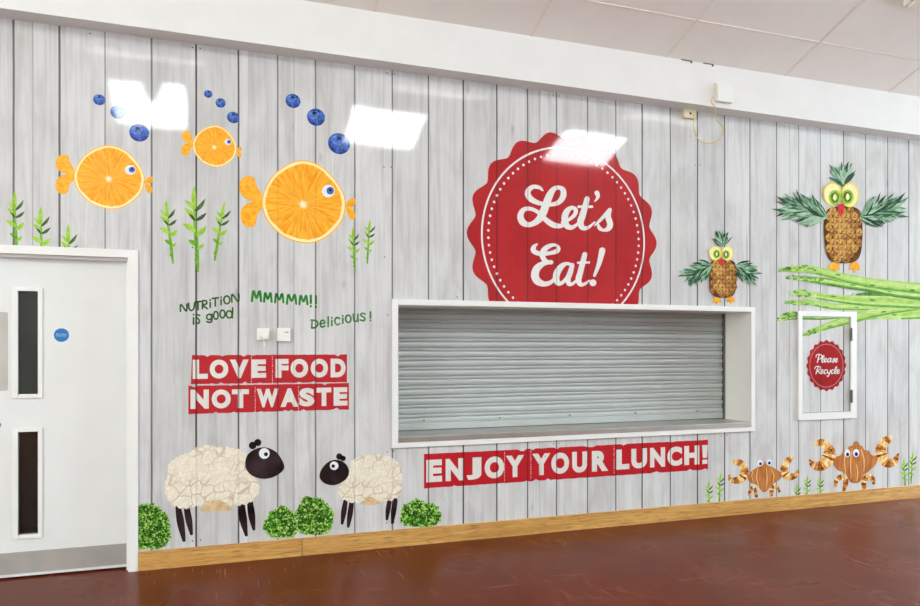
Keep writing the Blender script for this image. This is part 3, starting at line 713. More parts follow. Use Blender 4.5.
# ------------------------------------------------------------------ printed figures
# red badge
def badge(name, label, cx_s, cz, R, n, ra, rb, ringr, zmin, base=0, mat=None):
    a = Art(name, label, 'badge', (0, 0), base=base, zmin=zmin); a.c = (cx_s, cz); a.root.location = (cx_s, 0, cz)
    p = a.part('seal', mat or R_red, 1)
    pts = []
    for i in range(n*12):
        th = 6.28318*i/(n*12); cc = .5+.5*math.cos(n*th); rr2 = R*(ra+(rb-ra)*(cc**.8)); pts.append((cx_s+rr2*math.cos(th), cz+rr2*math.sin(th)))
    p.poly(pts, world=True).done()
    return a
cs = (SX(481.6)+SX(644.2))/2; R0 = (SX(644.2)-SX(481.6))/2; cz = SZ(555, 146.6)-R0
a = badge('red_badge', "large round red scalloped badge reading Let's Eat! above the serving hatch", cs, cz, R0, 18, 1.085, 1.168, 1, FZ1-.01)
p = a.part('ring_line', R_ivory, 2)
N = 160
for i in range(N):
    t0, t1 = 6.28318*i/N, 6.28318*(i+1)/N; q = [(R0*1.008, t0), (R0*1.008, t1), (R0*.988, t1), (R0*.988, t0)]
    p.bm.faces.new([p.Vw(cs+r_*math.cos(t_), cz+r_*math.sin(t_)) for r_, t_ in q])
p.done()
p = a.part('dotted_ring', R_ivory, 2)
for i in range(74):
    t0 = 6.28318*(i+.5)/74; p.poly([(cs+R0*.925*math.cos(t0)+R0*.0145*math.cos(q*.785), cz+R0*.925*math.sin(t0)+R0*.0145*math.sin(q*.785)) for q in range(8)], world=True)
p.done()
a.fr = (480, 165, 6.133)
p = a.part('script_lettering', R_ivory, 3); p.rstep = 1.5e-6; p.step = 3e-5
p.ribbon([(384,156,5),(362,138,11),(325,134,13),(297,155,16),(294,185,18),(320,215,17),(370,236,13),(430,243,12),(480,230,15),(508,195,18),(509,155,17),(482,138,12),(450,150,16),(425,190,22),(405,240,23),(385,295,24),(355,340,20),(305,366,15),(262,352,20),(247,312,19),(268,274,14),(315,270,12),(365,297,12),(405,338,16),(450,368,17),(495,374,13),(520,360,9)], sub=8)
p.ribbon([(505,352,10),(545,335,10),(580,305,12),(586,275,13),(562,262,12),(532,285,18),(519,325,20),(528,368,19),(558,384,14),(592,366,9),(625,330,7)], sub=8)
p.ribbon([(656,208,16),(645,250,18),(628,310,20),(615,352,20),(628,384,16),(662,384,10),(703,350,5)], sub=8)
p.ribbon([(604,256,8),(686,256,8)], sub=1)
p.ribbon([(716,172,15),(722,190,12),(716,208,8),(702,224,3)], sub=8)
p.ribbon([(703,372,4),(730,345,9),(762,312,11),(795,276,13)], sub=8)
p.ribbon([(795,276,12),(785,318,17),(797,362,18),(786,390,16),(758,400,9),(733,388,12),(724,368,8)], sub=8)
a.fr = (510, 225, 7.667)
p.ribbon([(207,146,6),(184,166,16),(178,192,20),(200,212,18),(245,222,16),(310,215,15),(358,200,18),(372,176,13),(345,153,11),(300,162,17),(262,190,21),(246,228,22),(262,266,18),(290,284,16),(314,286,17)], sub=8)
p.ribbon([(300,288,12),(250,298,20),(205,335,28),(190,388,30),(212,432,28),(262,452,20),(310,440,16),(345,405,10)], sub=8)
p.ribbon([(478,312,14),(440,296,12),(400,312,20),(366,355,25),(352,405,25),(368,445,20),(402,440,14),(440,395,12),(470,330,12)], sub=8)
p.ribbon([(476,308,17),(462,360,20),(444,412,20),(450,450,17),(480,450,12),(515,415,8)], sub=8)
p.ribbon([(572,226,19),(556,290,21),(538,360,22),(524,420,23),(540,456,16),(575,450,11),(606,425,6)], sub=8)
p.ribbon([(520,290,9),(604,287,9)], sub=1)
p.ribbon([(706,196,24),(680,300,17),(646,388,11)], sub=6)
p.disc(635, 443, 26)
p.done()
# Please Recycle badge
cs2 = SX(826.3); cz2 = SZ(826.3, 365.6); R2 = (SX(846)-SX(806.5))/2/1.05
R_deep = printed('deep_red_print', two((172, 36, 42), (158, 30, 36), 3), .62, .15)
a = badge('recycle_badge', 'small round red scalloped badge reading Please Recycle inside the white framed hatch', cs2, cz2, R2, 20, .985, 1.06, 1, None, 3, R_deep)
p = a.part('ring_line', printed('pink_ring_print', (206, 130, 130), .3, .1), 2)
for i in range(80):
    t0, t1 = 6.28318*i/80, 6.28318*(i+1)/80
    p.bm.faces.new([p.Vw(cs2+R2*r_*math.cos(t_), cz2+R2*r_*math.sin(t_)) for r_, t_ in ((.90, t0), (.90, t1), (.87, t1), (.87, t0))])
p.done()
a.fr = (800, 330, 8.66); p = a.part('script_lettering', R_ivory, 3)
def hand(p, strokes, x0, y0, x1, y1, wd, slant=0):
    for st in strokes: p.ribbon([(x0+(x1-x0)*q[0]+slant*(y1-y0)*(1-q[1]), y0+(y1-y0)*q[1], wd*(q[2] if len(q) > 2 else 1)) for q in st], sub=6)
def ell(cx, cy, rx, ry, n=10, a0=-1.2, sw=6.6): return [(cx+rx*math.cos(a0-sw*i/n), cy+ry*math.sin(a0-sw*i/n)) for i in range(n+1)]
scr = {'P': [[(.35,1,1.1),(.42,.5,1.2),(.5,.05,1)], [(.0,.35,.6),(.1,.0,.9),(.6,-.05,1),(1,.15,1.2),(.85,.5,1),(.4,.6,.6)]],
 'R': [[(.3,1,1.1),(.4,.5,1.2),(.5,.05,1)], [(.0,.35,.6),(.1,.0,.9),(.6,-.05,1),(.95,.15,1.1),(.8,.45,.9),(.42,.52,.7),(.7,.75,1.1),(1,1,.9)]],
 'l': [[(.0,.8,.5),(.8,.2,.7),(.7,-.7,.8),(.3,-.3,1.2),(.2,.6,1.2),(.5,1,1),(1,.75,.5)]],
 'e': [[(.0,.65,.5),(.7,.4,.7),(.55,.02,.9),(.15,.35,1.2),(.3,.95,1.1),(1,.7,.5)]],
 'a': [[(.8,.1,.9),(.35,.05,1),(.05,.55,1.2),(.25,1,1),(.75,.5,.7)], [(.8,.05,1.1),(.65,.8,1.1),(1,.8,.5)]],
 's': [[(.0,.8,.5),(.6,.0,.8),(.75,.6,1.2),(.5,1,1.1),(.15,.85,.7)]],
 'c': [[(.75,.15,.9),(.4,.02,.9),(.08,.5,1.2),(.3,1,1.1),(1,.7,.5)]],
 'y': [[(.05,.1,.8),(.15,.8,1.1),(.5,.9,.8),(.85,.1,1)], [(.85,.1,1.1),(.6,1.1,1),(.3,1.7,.9),(.05,1.4,.6)]]}
def script_word(word, x, ybase, xh, cap, widths, wd):
    for ch, wch in zip(word, widths):
        top = ybase-(cap if ch in 'PR' else xh); hand(p, scr[ch], x, top, x+wch*.98, ybase, wd, .12); x += wch
script_word('Please', 130, 280, 36, 66, (52, 22, 28, 40, 26, 28), 4.1)
script_word('Recycle', 120, 378, 36, 60, (54, 28, 28, 36, 26, 22, 28), 4.1)
p.done()

# banners
def banner(name, label, tl, tr, br, bl, words, seed, seam_marks=()):
    a = Art(name, label, 'banner', ((tl[0]+br[0])/2, (tl[1]+br[1])/2)); rr3 = random.Random(seed)
    p = a.part('red_block', R_redworn, 1)
    def edge(q0, q1, sgn):
        out = [q0]; n_ = int(math.hypot(q1[0]-q0[0], q1[1]-q0[1])/3)
        for i in range(1, n_):
            f = i/n_; x = q0[0]+(q1[0]-q0[0])*f; y = q0[1]+(q1[1]-q0[1])*f
            dd = rr3.random()*.35+(rr3.random()*2.2 if rr3.random() < .14 else 0)
            out.append((x, y+sgn*dd))
        return out+[q1]
    loop = edge(tl, tr, 1)+edge(br, bl, -1)
    p.poly(loop).done()
    p = a.part('lettering', R_chalk, 2)
    for txt, (xa, ta, ba), (xb, tb, bb), boxes in words:
        f = lambda x, u, v: u+(v-u)*(x-xa)/(xb-xa)
        for ch, (x0, x1) in zip(txt, boxes):
            if ch == '!':
                t0, t1, b0, b1 = f(x0, ta, tb), f(x1, ta, tb), f(x0, ba, bb), f(x1, ba, bb); g0, g1 = t0+(b0-t0)*.68, t0+(b0-t0)*.77
                p.poly([(x0, t0), (x1, t1), (x1-.7, g0-.3), (x0+.7, g0)]); p.poly([(x0+.3, g1), (x1-.3, g1-.3), (x1-.3, b1), (x0+.3, b0)]); continue
            fit_text(p, ch, (x0, f(x0, ta, tb)), (x1, f(x1, ta, tb)), (x1, f(x1, ba, bb)), (x0, f(x0, ba, bb)), bold=.062)
    p.done()
    if seam_marks:
        p = a.part('scratches', R_chalk, 2)
        for (x, y0, y1) in seam_marks:
            y = y0
            while y < y1:
                h = rr3.random()*1.6+.4; p.poly([(x-.22, y), (x+.22, y), (x+.2, y+h), (x-.25, y+h)]); y += h+rr3.random()*1.2+.2
        p.done()
banner('slogan_banner', 'red banner strip with white letters LOVE FOOD', (192, 355), (347, 354.2), (347, 382.3), (190.9, 384.4),
  [('LOVE', (192.8, 359.8, 379.0), (266.2, 359.4, 377.6), [(192.7, 207.8), (209.7, 228.3), (229.9, 248.7), (251.2, 266.1)]), ('FOOD', (275.4, 359.0, 377.8), (345.4, 358.6, 377.3), [(275.5, 288.5), (290.6, 308.1), (310.7, 327.9), (330.6, 345.6)])], 1, ((251.3, 356, 383), (272.4, 356, 382)))
banner('slogan_banner', 'red banner strip with white letters NOT WASTE', (188.4, 385.6), (348.9, 382.9), (348.9, 409.6), (188.4, 414.2),
  [('NOT', (190.6, 389.7, 409.0), (248.8, 389.2, 407.8), [(190.5, 208.8), (211.7, 230.7), (231.9, 248.9)]), ('WASTE', (256.7, 388.9, 407.6), (347.4, 387.2, 405.4), [(256.7, 278.6), (280.5, 298.4), (299.3, 314.3), (316.6, 331.2), (333.6, 347.4)])], 2, ((255.2, 387, 412), (298.5, 386, 411)))
banner('slogan_banner', 'long red banner with white letters ENJOY YOUR LUNCH! below the serving hatch', (424, 453.9), (708, 439.6), (708, 469.6), (424, 488.6),
  [('ENJOY', (426.2, 460, 482.4), (524, 454.9, 476.5), [(426.2, 442.0), (445.6, 463.2), (466.5, 481.3), (484.6, 504.1), (505.8, 524.0)]), ('YOUR', (532.2, 453.9, 475.6), (608, 450.3, 470.7), [(532.2, 550.3), (551.2, 569.0), (572.1, 587.0), (591.8, 608.2)]), ('LUNCH!', (616, 449.8, 469.8), (707.2, 444.9, 463.7), [(616.1, 629.3), (631.3, 646.9), (650.0, 665.0), (667.3, 682.0), (684.2, 699.2), (702.0, 707.6)])], 3,
  ((504.5, 452, 482), (530.8, 450, 479), (614, 446, 473)))

# hand lettering
hd = {'N': [[(0,1),(.06,.02),(.9,.95),(1,0)]], 'U': [[(0,0),(.05,.7),(.45,1),(.85,.7),(1,0)]], 'T': [[(0,.08),(1,0)], [(.5,.02),(.5,1)]],
 'R': [[(0,1),(.05,.02)], [(.05,.02),(.75,.05),(.8,.4),(.1,.55),(1,1)]], 'i': [[(.5,.35),(.5,1)], [(.5,.02),(.5,.06)]], 'O': [ell(.5, .5, .5, .5)],
 's': [[(1,.1),(.4,0),(.1,.25),(.9,.65),(.7,1),(0,.9)]], 'g': [ell(.45, .35, .42, .35), [(.9,.0),(.9,.8),(.6,1.05),(.05,.95)]], 'o': [ell(.5, .5, .45, .5)],
 'd': [ell(.45, .65, .42, .35), [(.95,0),(.9,1)]], 'M': [[(0,1),(.16,0),(.5,.7),(.84,0),(1,1)]], '!': [[(.5,0),(.5,.68)], [(.5,.96),(.5,1)]],
 'D': [[(.15,.05),(.1,.98)], [(.0,.05),(.7,.12),(1,.5),(.6,.95),(.05,1)]], 'e': [[(.1,.5),(.9,.42),(.7,.04),(.2,.1),(0,.6),(.3,1),(.9,.85)]],
 'l': [[(.5,0),(.5,1)]], 'c': [[(.9,.15),(.4,0),(0,.5),(.4,1),(.95,.85)]], 'u': [[(0,0),(.1,.8),(.5,1),(.85,.7),(.95,0)], [(.95,0),(1,1)]]}
FR = (170, 280, 4.381)
def note(label, mat, items, wd):
    xs = [i[1] for i in items]; ys = [i[2] for i in items]
    a = Art('handwritten_note', label, 'lettering', (sum(xs)/len(xs), sum(ys)/len(ys)+15), fr=FR)
    p = a.part('lettering', mat, 1)
    for ch, x0, y0, x1, y1, *wq in items: hand(p, hd[ch], x0, y0, x1, y1, wq[0] if wq else wd)
    p.done()
note('olive green hand lettered words NUTRITION is good', R_olive, [('N',46,106,74,138),('U',82,102,108,134),('T',110,94,136,130),('R',142,90,164,126),('i',171,86,181,120),('T',185,78,212,114),('i',220,74,228,108),('O',236,70,262,104),('N',271,62,302,97),
 ('i',99,150,107,194),('s',114,152,130,190),('g',160,150,186,184),('o',190,138,212,172),('o',218,132,242,166),('d',246,122,276,166)], 3.9)
note('bright green hand lettered word MMMMM!! above the wall plates', R_green1, [('M',359,48,399,92,5.5),('M',412,56,445,95,5),('M',460,60,497,98,5),('M',512,64,553,104,5),('M',567,68,602,106,5),('!',612,68,622,116,5),('!',634,70,644,118,5)], 5.5)
note('sage green hand lettered word Delicious!', R_sage, [('D',618,174,648,210),('e',658,176,680,206),('l',688,162,698,204),('i',704,164,714,200),('c',722,164,744,196),('i',752,156,762,190),('o',768,154,794,186),('u',803,150,824,182),('s',833,146,855,178),('!',872,140,884,178)], 4.0)

# orange slice fish: one traced, the others are scaled copies
fr = (230, 80, 3.464)
c0 = (256, 423); hh = SZ(304, 160.3)-SZ(304, 243.7)
a = Art('orange_slice_fish', 'largest orange slice fish with a goggle eye, right of the three', 'fish picture', c0, 'orange slice fish on the wall', fr, sc=hh/2)
out = [(245,278),(300,290),(345,322),(385,375),(401,425),(388,488),(345,537),(290,564),(235,562),(180,540),(132,492),(111,440),(115,392),(143,338),(190,297)]
def shrink(pts, f, c=(256, 423)): return [(c[0]+(x-c[0])*f, c[1]+(y-c[1])*f) for x, y in pts]
p = a.part('tail', R_segment, 1); p.blob([(120,424),(106,392),(92,366),(84,340),(66,333),(38,344),(33,378),(46,404),(78,420)]); p.blob([(120,424),(78,422),(46,438),(36,468),(46,500),(72,511),(88,500),(96,466),(110,444)]); p.done()
p = a.part('snout', R_segment, 1); p.blob([(400,440),(415,412),(431,410),(434,425),(424,440)]); p.blob([(402,446),(424,446),(434,466),(430,482),(416,480)]); p.done()
p = a.part('rind', R_rind, 2); p.blob(out); p.done()
p = a.part('pith', R_pith, 3); p.blob(shrink(out, .975)); p.done()
rr4 = random.Random(5)
p = a.part('flesh', R_flesh, 4); p.blob([(c0[0]+(x-c0[0])*q, c0[1]+(y-c0[1])*q) for (x, y), q in zip(smooth_loop(out, 3), [.895+.025*rr4.random() for _ in range(99)])], sub=3); p.done()
p = a.part('eye', R_white, 5); p.disc(340, 385, 22, 22); ey = p.done()
p = a.part('pupil', R_berry, 6); p.disc(347, 384, 13, 13); p.done(ey)
p = a.part('pupil_centre', R_navy, 7); p.disc(348, 382, 5, 4); p.done(ey)
fish = a.root
for (cx, cy, y0, y1, lab, rot) in ((109.3, 177.3, 144.6, 209.2, 'medium orange slice fish, leftmost of the three', .05), (214.7, 146.2, 125.6, 167.6, 'smallest orange slice fish, between the two larger ones', .08)):
    f2 = copy_tree(fish); s, z = W(cx, cy); f2.location = (s, 0, z); q = (SZ(cx, y0)-SZ(cx, y1))/2; f2.scale = (q, q, q); f2['label'] = lab; f2.rotation_euler = (0, rot, 0)
# blueberries
def berry(cx, cy, R_, lab, src=[None]):
    s, z = W(cx, cy); sc2 = SZ(cx, cy-R_)-z
    if src[0] is None:
        a = Art('blueberry', lab, 'blueberry picture', (cx, cy), 'blueberry bubbles above the orange fish', sc=sc2)
        p = a.part('skin', R_berry, 1); p.poly([(s+sc2*math.cos(q*.2618)*1.0, z+sc2*.96*math.sin(q*.2618)) for q in range(24)], world=True); p.done()
        p = a.part('bloom', R_berryhi, 2); p.poly([(s+sc2*(-.12+.62*math.cos(q*.2618)), z+sc2*(.3+.42*math.sin(q*.2618))) for q in range(24)], world=True); p.done()
        p = a.part('crown', R_navy, 3)
        p.poly([(s+sc2*(.04+(.42 if q % 2 == 0 else .14)*math.cos(q*.6283)), z+sc2*(.48+(.32 if q % 2 == 0 else .11)*math.sin(q*.6283))) for q in range(10)], world=True); p.done()
        src[0] = a.root
    else:
        o = copy_tree(src[0]); o.location = (s, 0, z); o.scale = (sc2,)*3; o['label'] = lab; o.rotation_euler = (0, random.uniform(-.5, .5), 0)
for (x, y, R_, lab) in ((99.3, 99.8, 5.6, 'top left'), (118, 112.3, 7, 'middle'), (139.2, 132.8, 9.2, 'lowest')): berry(x, y, R_, 'blueberry above the leftmost orange fish, %s of its three' % lab)
for (x, y, R_, lab) in ((208.2, 94, 4, 'tiny blueberry, uppermost of the three above the smallest orange fish'), (220.6, 103, 4.9, 'small blueberry, second of the three above the smallest orange fish'), (233.2, 117.5, 6, 'small blueberry, lowest of the three above the smallest orange fish')): berry(x, y, R_, lab)
for (x, y, R_, lab) in ((293, 101, 7.4, 'blueberry above the largest orange fish, uppermost of its three'), (316, 117.3, 9, 'blueberry above the largest orange fish, middle of its three'), (339, 143.7, 11, 'largest blueberry, lowest above the largest orange fish, beside a bright reflection')): berry(x, y, R_, lab)

# rocket leaf sprigs
def sprig(top, bot, lab, grp, zmin=None, base=0):
    # unit sprig in a 510-high frame, sheared between top and bottom
    H = bot[1]-top[1]; k_ = 510/H
    a = Art('salad_leaf_sprig', lab, 'leaf picture', (top[0]+.5*(bot[0]-top[0]), top[1]+.4*H), grp, base=base, zmin=zmin)
    def Q(x, y): f = (y-40)/510; return (top[0]+(bot[0]-top[0]-22/k_)*f+(x-268)/k_*.93, top[1]+(y-40)/k_)
    def st(p, a_, b_, wd, mi): q0 = Q(*a_); q1 = Q(*b_); p.leaf(q0, q1, wd/k_, mi, .06)
    p = a.part('stem', [R_limed, R_lime], 1)
    p.ribbon([(*Q(268, 140), 7/k_), (*Q(270, 260), 10/k_), (*Q(280, 380), 11/k_), (*Q(284, 470), 12/k_), (*Q(290, 550), 6/k_)], 0, 4, False)
    p.done()
    p = a.part('leaflets', [R_lime, R_limed, R_leafdark], 2)
    p.ribbon([(*Q(267, 38), 1/k_), (*Q(264, 90), 13/k_), (*Q(267, 150), 13/k_), (*Q(270, 200), 5/k_)], 0, 4, False)
    st(p, (272, 185), (204, 122), 13, 0); st(p, (270, 240), (203, 168), 15, 0); st(p, (275, 312), (190, 264), 17, 0); st(p, (282, 395), (224, 358), 14, 1)
    st(p, (272, 190), (338, 114), 12, 2); st(p, (275, 245), (346, 198), 12, 2); st(p, (280, 332), (345, 276), 17, 0); st(p, (285, 415), (328, 380), 11, 0)
    st(p, (270, 245), (232, 205), 9, 2); st(p, (280, 490), (266, 470), 9, 1)
    p.done()
dz = DZo-.02
for top, bot, lab in (((15.2, 190), (17.4, 259), 'tallest leaf sprig above the white door, left of three'), ((41.2, 206), (43, 275), 'middle leaf sprig rising behind the top of the white door'), ((68.8, 224), (70.5, 292), 'shortest leaf sprig above the white door, right of three')):
    sprig(top, bot, lab, 'leaf sprigs above the door', dz)
for top, bot, lab in (((166.4, 199.3), (173.4, 264), 'left leaf sprig of the three under the smallest orange fish'), ((194.4, 186), (198.4, 272), 'tallest leaf sprig, middle of the three under the smallest orange fish'), ((225.4, 201.5), (214.8, 261), 'right leaning leaf sprig of the three under the smallest orange fish')):
    sprig(top, bot, lab, 'leaf sprigs under the small fish')
for top, bot, lab in (((353.2, 227), (355.2, 272.5), 'left leaf sprig of the pair right of the largest orange fish'), ((370.4, 219.5), (367.4, 264), 'right leaf sprig of the pair right of the largest orange fish')):
    sprig(top, bot, lab, 'leaf sprigs by the large fish')
for top, bot, lab in (((709, 480.5), (709.5, 512), 'leaf sprig by the skirting left of the small crab, the lower of the pair'), ((720.8, 472.5), (719.3, 505), 'leaf sprig by the skirting left of the small crab, the taller of the pair'),
                      ((797.3, 483), (797, 512), 'short leaf sprig between the two crabs, leftmost of three'), ((807.8, 475), (807, 504), 'leaf sprig between the two crabs, middle of three'), ((820.2, 475.5), (820.5, 504), 'leaf sprig between the two crabs, rightmost of three'),
                      ((903.9, 458), (905.6, 489), 'leaf sprig right of the large crab, left of the pair'), ((913.2, 451), (911, 484.5), 'leaf sprig right of the large crab, right of the pair')):
    sprig(top, bot, lab, 'leaf sprigs along the skirting')

# cauliflower sheep
def sheep(label, fr, body, stalk, head, eye, pup, ears, legs, flip):
    cx = sum(q[0] for q in body)/len(body); cy = sum(q[1] for q in body)/len(body); rr5 = random.Random(11+flip)
    a = Art('cauliflower_sheep', label, 'sheep picture', (cx, cy), 'cauliflower sheep along the skirting', fr)
    for lg in legs:
        p = a.part('leg', R_auber, 1); p.ribbon(lg, sub=5, caps=False); p.disc(lg[-1][0], lg[-1][1], lg[-1][2]); p.disc(lg[0][0], lg[0][1]-3, lg[0][2]); p.done()
    p = a.part('stalk', R_stalk, 3); p.blob(stalk, sub=4); p.done()
    p = a.part('fleece', [R_cauli, R_cauliedge], 2)
    lp = smooth_loop(body, 4); p.poly(lp)
    for i, q in enumerate(lp[::2]):
        f = .95; p.disc(cx+(q[0]-cx)*f, cy+(q[1]-cy)*f, 13+rr5.random()*8, n=12, mi=0, lift=.00005)
    p.done()
    p = a.part('head', R_auber, 4); p.blob(head); p.done()
    for e in ears: p = a.part('ear', R_auber, 5); p.disc(*e); p.done()
    p = a.part('eye', R_white, 6); p.disc(*eye); ey = p.done()
    p = a.part('pupil', R_navy, 7); p.disc(*pup); p.done(ey)
sheep('larger sheep picture with white woolly body and black head facing right', (155, 430, 5.05),
  [(215,92),(260,86),(330,90),(395,96),(450,122),(475,200),(515,262),(522,312),(490,350),(430,372),(350,365),(300,352),(250,370),(190,386),(120,388),(68,350),(52,290),(66,240),(74,185),(110,150),(150,128),(190,110)],
  [(232,408),(245,382),(305,350),(370,376),(386,404),(310,410)], [(456,160),(470,122),(510,94),(560,88),(608,108),(638,145),(653,186),(635,215),(590,240),(540,246),(490,230),(461,198)],
  (552, 118, 27), (560, 122, 10), [(493, 78, 19), (519, 63, 18)],
  [[(118,398,15),(130,470,19),(146,556,9)], [(162,405,16),(172,460,17),(184,524,8)], [(437,380,17),(445,450,20),(461,530,8)], [(480,368,15),(488,430,18),(499,500,8)]], 0)
sheep('smaller sheep picture with white woolly body and black head facing left', (310, 445, 6.571),
  [(300,96),(350,72),(420,62),(490,76),(550,98),(588,140),(606,200),(600,280),(572,340),(500,362),(440,358),(400,342),(350,362),(270,372),(212,345),(190,300),(196,262),(240,230),(268,180),(268,124)],
  [(332,388),(350,368),(395,338),(440,364),(460,384),(396,396)], [(62,206),(72,165),(105,122),(150,99),(200,102),(240,130),(256,175),(240,220),(195,252),(150,264),(100,254),(74,232)],
  (158, 136, 28), (152, 138, 12), [(192, 75, 21), (217, 87, 18)],
  [[(232,376,15),(222,440,18),(211,515,9)], [(272,390,16),(262,460,18),(251,535,9)], [(520,380,15),(512,430,16),(505,488,8)], [(560,368,16),(550,430,18),(541,510,9)]], 1)

# curly lettuce heads
def lettuce(cx, cy, rx, ry, lab, seed, top=None, base=0):
    rr6 = random.Random(seed); a = Art('curly_lettuce', lab, 'lettuce picture', (cx, cy), 'curly lettuces along the skirting', base=base); a.xmin = DXo-.02 if cx < 200 else None
    def inside(x, y):
        q = ((x-cx)/rx)**2+((y-cy)/ry)**2 if y < cy else (abs(x-cx)/rx)**2.4+((y-cy)/ry)**4
        return q < .95
    p = a.part('leaves', greens, 1); p.step = 8e-6
    lp = []
    ph1, ph2 = rr6.random()*6, rr6.random()*6
    for i in range(72):
        t_ = 6.28318*i/72; c_, s_ = math.cos(t_), math.sin(t_)
        low = 1+.07*math.sin(3*t_+ph1)+.06*math.sin(7*t_+ph2)
        ex = (abs(c_)**(.6 if s_ > 0 else 1))*(1 if c_ > 0 else -1); ey = (abs(s_)**(.55 if s_ > 0 else 1))*(1 if s_ > 0 else -1)
        k_ = low*(.90+rr6.random()*.14) if s_ < .3 else .95+.05*rr6.random(); lp.append((cx+rx*ex*k_, cy+ry*ey*k_))
    p.poly(lp, 0)
    rim = lp[:]; tot = int(rx*ry*1.7)
    for i in range(tot):
        if i % 5 == 0 and i < 5*72: x, y = rim[(i//5*7) % 72]; x = cx+(x-cx)*.96; y = cy+(y-cy)*.96; mi = rr6.choice((1, 2, 1))
        else:
            x = cx+rx*rr6.uniform(-1, 1); y = cy+ry*rr6.uniform(-1, 1); mi = rr6.choice((0, 1, 1, 2, 2, 3, 3))
            if not inside(x, y): continue
        r1 = rr6.uniform(.7, 1.9); n_ = 6; ph = rr6.random()*6; st = rr6.uniform(.45, .9); an = rr6.random()*3.14
        pts_ = []
        for q in range(2*n_):
            u = r1*(1 if q % 2 else .6)*math.cos(ph+6.28318*q/(2*n_)); v = st*r1*(1 if q % 2 else .6)*math.sin(ph+6.28318*q/(2*n_))
            pts_.append((x+u*math.cos(an)-v*math.sin(an), y+u*math.sin(an)+v*math.cos(an)))
        p.poly(pts_, mi)
    p.done()
lettuce(149, 526.5, 21.5, 23, 'curly green lettuce picture beside the white door frame', 1)
lettuce(281.5, 522.6, 16.5, 15.5, 'curly green lettuce picture between the sheep, the smaller left one', 2)
lettuce(314, 516.2, 19, 19, 'curly green lettuce picture between the sheep, the larger right one', 3, base=2)
lettuce(420, 513.5, 20.5, 13.5, 'curly green lettuce picture right of the smaller sheep', 4)

# pineapple owls
def leaf_fan(p, A_, B_, spread, L_, wd, n_, seed, u0=0, u1=.75):
    rr7 = random.Random(seed); ax = (B_[0]-A_[0], B_[1]-A_[1]); ln = math.hypot(*ax); th = math.atan2(ax[1], ax[0])
    its = []
    for i in range(n_):
        u = u0+(u1-u0)*(1-i/(n_-1)); sd = rr7.choice((-1, 1))*rr7.random()**.6; an = th+sd*spread*(1-.45*u)
        l = L_*rr7.uniform(.7, 1.1)
        x = A_[0]+ax[0]*u; y = A_[1]+ax[1]*u
        p.leaf((x, y), (x+l*math.cos(an), y+l*math.sin(an)), wd*rr7.uniform(.7, 1.15), rr7.choice((0, 0, 1, 1, 1, 2, 3, 3)), rr7.uniform(-.08, .08), lift=i*4e-6)
        if rr7.random() < .5:
            p.leaf((x, y), (x+l*.8*math.cos(an), y+l*.8*math.sin(an)), wd*.35, 2, 0, lift=i*4e-6+2e-6)
def owl(label, fr, body, crown, wings, eyes, beak, feet, cell, seed):
    cx = sum(q[0] for q in body)/len(body); cy = sum(q[1] for q in body)/len(body); a = Art('pineapple_owl', label, 'owl picture', (cx, cy), 'pineapple owls on the wall', fr, base=9)
    for i, wg in enumerate(wings): p = a.part('wing', pines, 1); leaf_fan(p, *wg, seed+i); p.done()
    p = a.part('crown', pines, 1); leaf_fan(p, *crown, seed+9); p.done()
    for f in feet: p = a.part('foot', R_segment, 1); [p.leaf((f[0], f[1]-f[2]*.9), (f[0]+dx*f[2], f[1]+f[2]*dy), f[2]*.42, 0) for dx, dy in ((-1.1, .7), (0, 1.2), (1.1, .7))]; p.disc(f[0], f[1]-f[2]*.2, f[2]*.75, f[2]*.6); p.done()
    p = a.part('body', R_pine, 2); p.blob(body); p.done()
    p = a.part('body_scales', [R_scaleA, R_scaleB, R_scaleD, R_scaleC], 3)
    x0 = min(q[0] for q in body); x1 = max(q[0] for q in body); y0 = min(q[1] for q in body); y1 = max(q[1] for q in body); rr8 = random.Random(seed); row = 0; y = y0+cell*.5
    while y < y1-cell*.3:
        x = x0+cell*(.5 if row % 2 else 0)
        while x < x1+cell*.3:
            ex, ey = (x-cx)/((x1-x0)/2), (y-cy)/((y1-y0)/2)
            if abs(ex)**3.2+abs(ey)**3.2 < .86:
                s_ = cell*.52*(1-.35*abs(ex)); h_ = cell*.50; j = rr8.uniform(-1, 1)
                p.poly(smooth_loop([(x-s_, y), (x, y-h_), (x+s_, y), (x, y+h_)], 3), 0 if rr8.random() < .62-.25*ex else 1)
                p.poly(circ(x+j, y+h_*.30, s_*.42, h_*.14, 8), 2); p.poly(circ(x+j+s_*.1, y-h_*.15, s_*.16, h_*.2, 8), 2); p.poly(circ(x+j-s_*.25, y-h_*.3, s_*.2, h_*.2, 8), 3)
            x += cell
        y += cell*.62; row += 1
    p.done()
    for e in eyes:
        x, y, rx, ry, kx, ky, kr = e
        p = a.part('eye', R_lemon, 5); p.disc(x, y, rx, ry); ey = p.done()
        p = a.part('eye_slice', R_lemonin, 6); p.disc(x, y, rx*.85, ry*.87); p.done(ey)
        p = a.part('kiwi_ring', [R_kiwi, R_kiwid], 7); p.disc(kx, ky, kr, kr*1.2); p.disc(kx, ky, kr*.68, kr*.85, mi=1, lift=.0002); p.done(ey)
        p = a.part('kiwi_core', R_lemonin, 8); p.blob([(kx, ky-kr*.6), (kx+kr*.32, ky), (kx, ky+kr*.55), (kx-kr*.32, ky)]); p.done(ey)
    p = a.part('beak', R_straw, 8); p.blob(beak, sub=4); p.done()
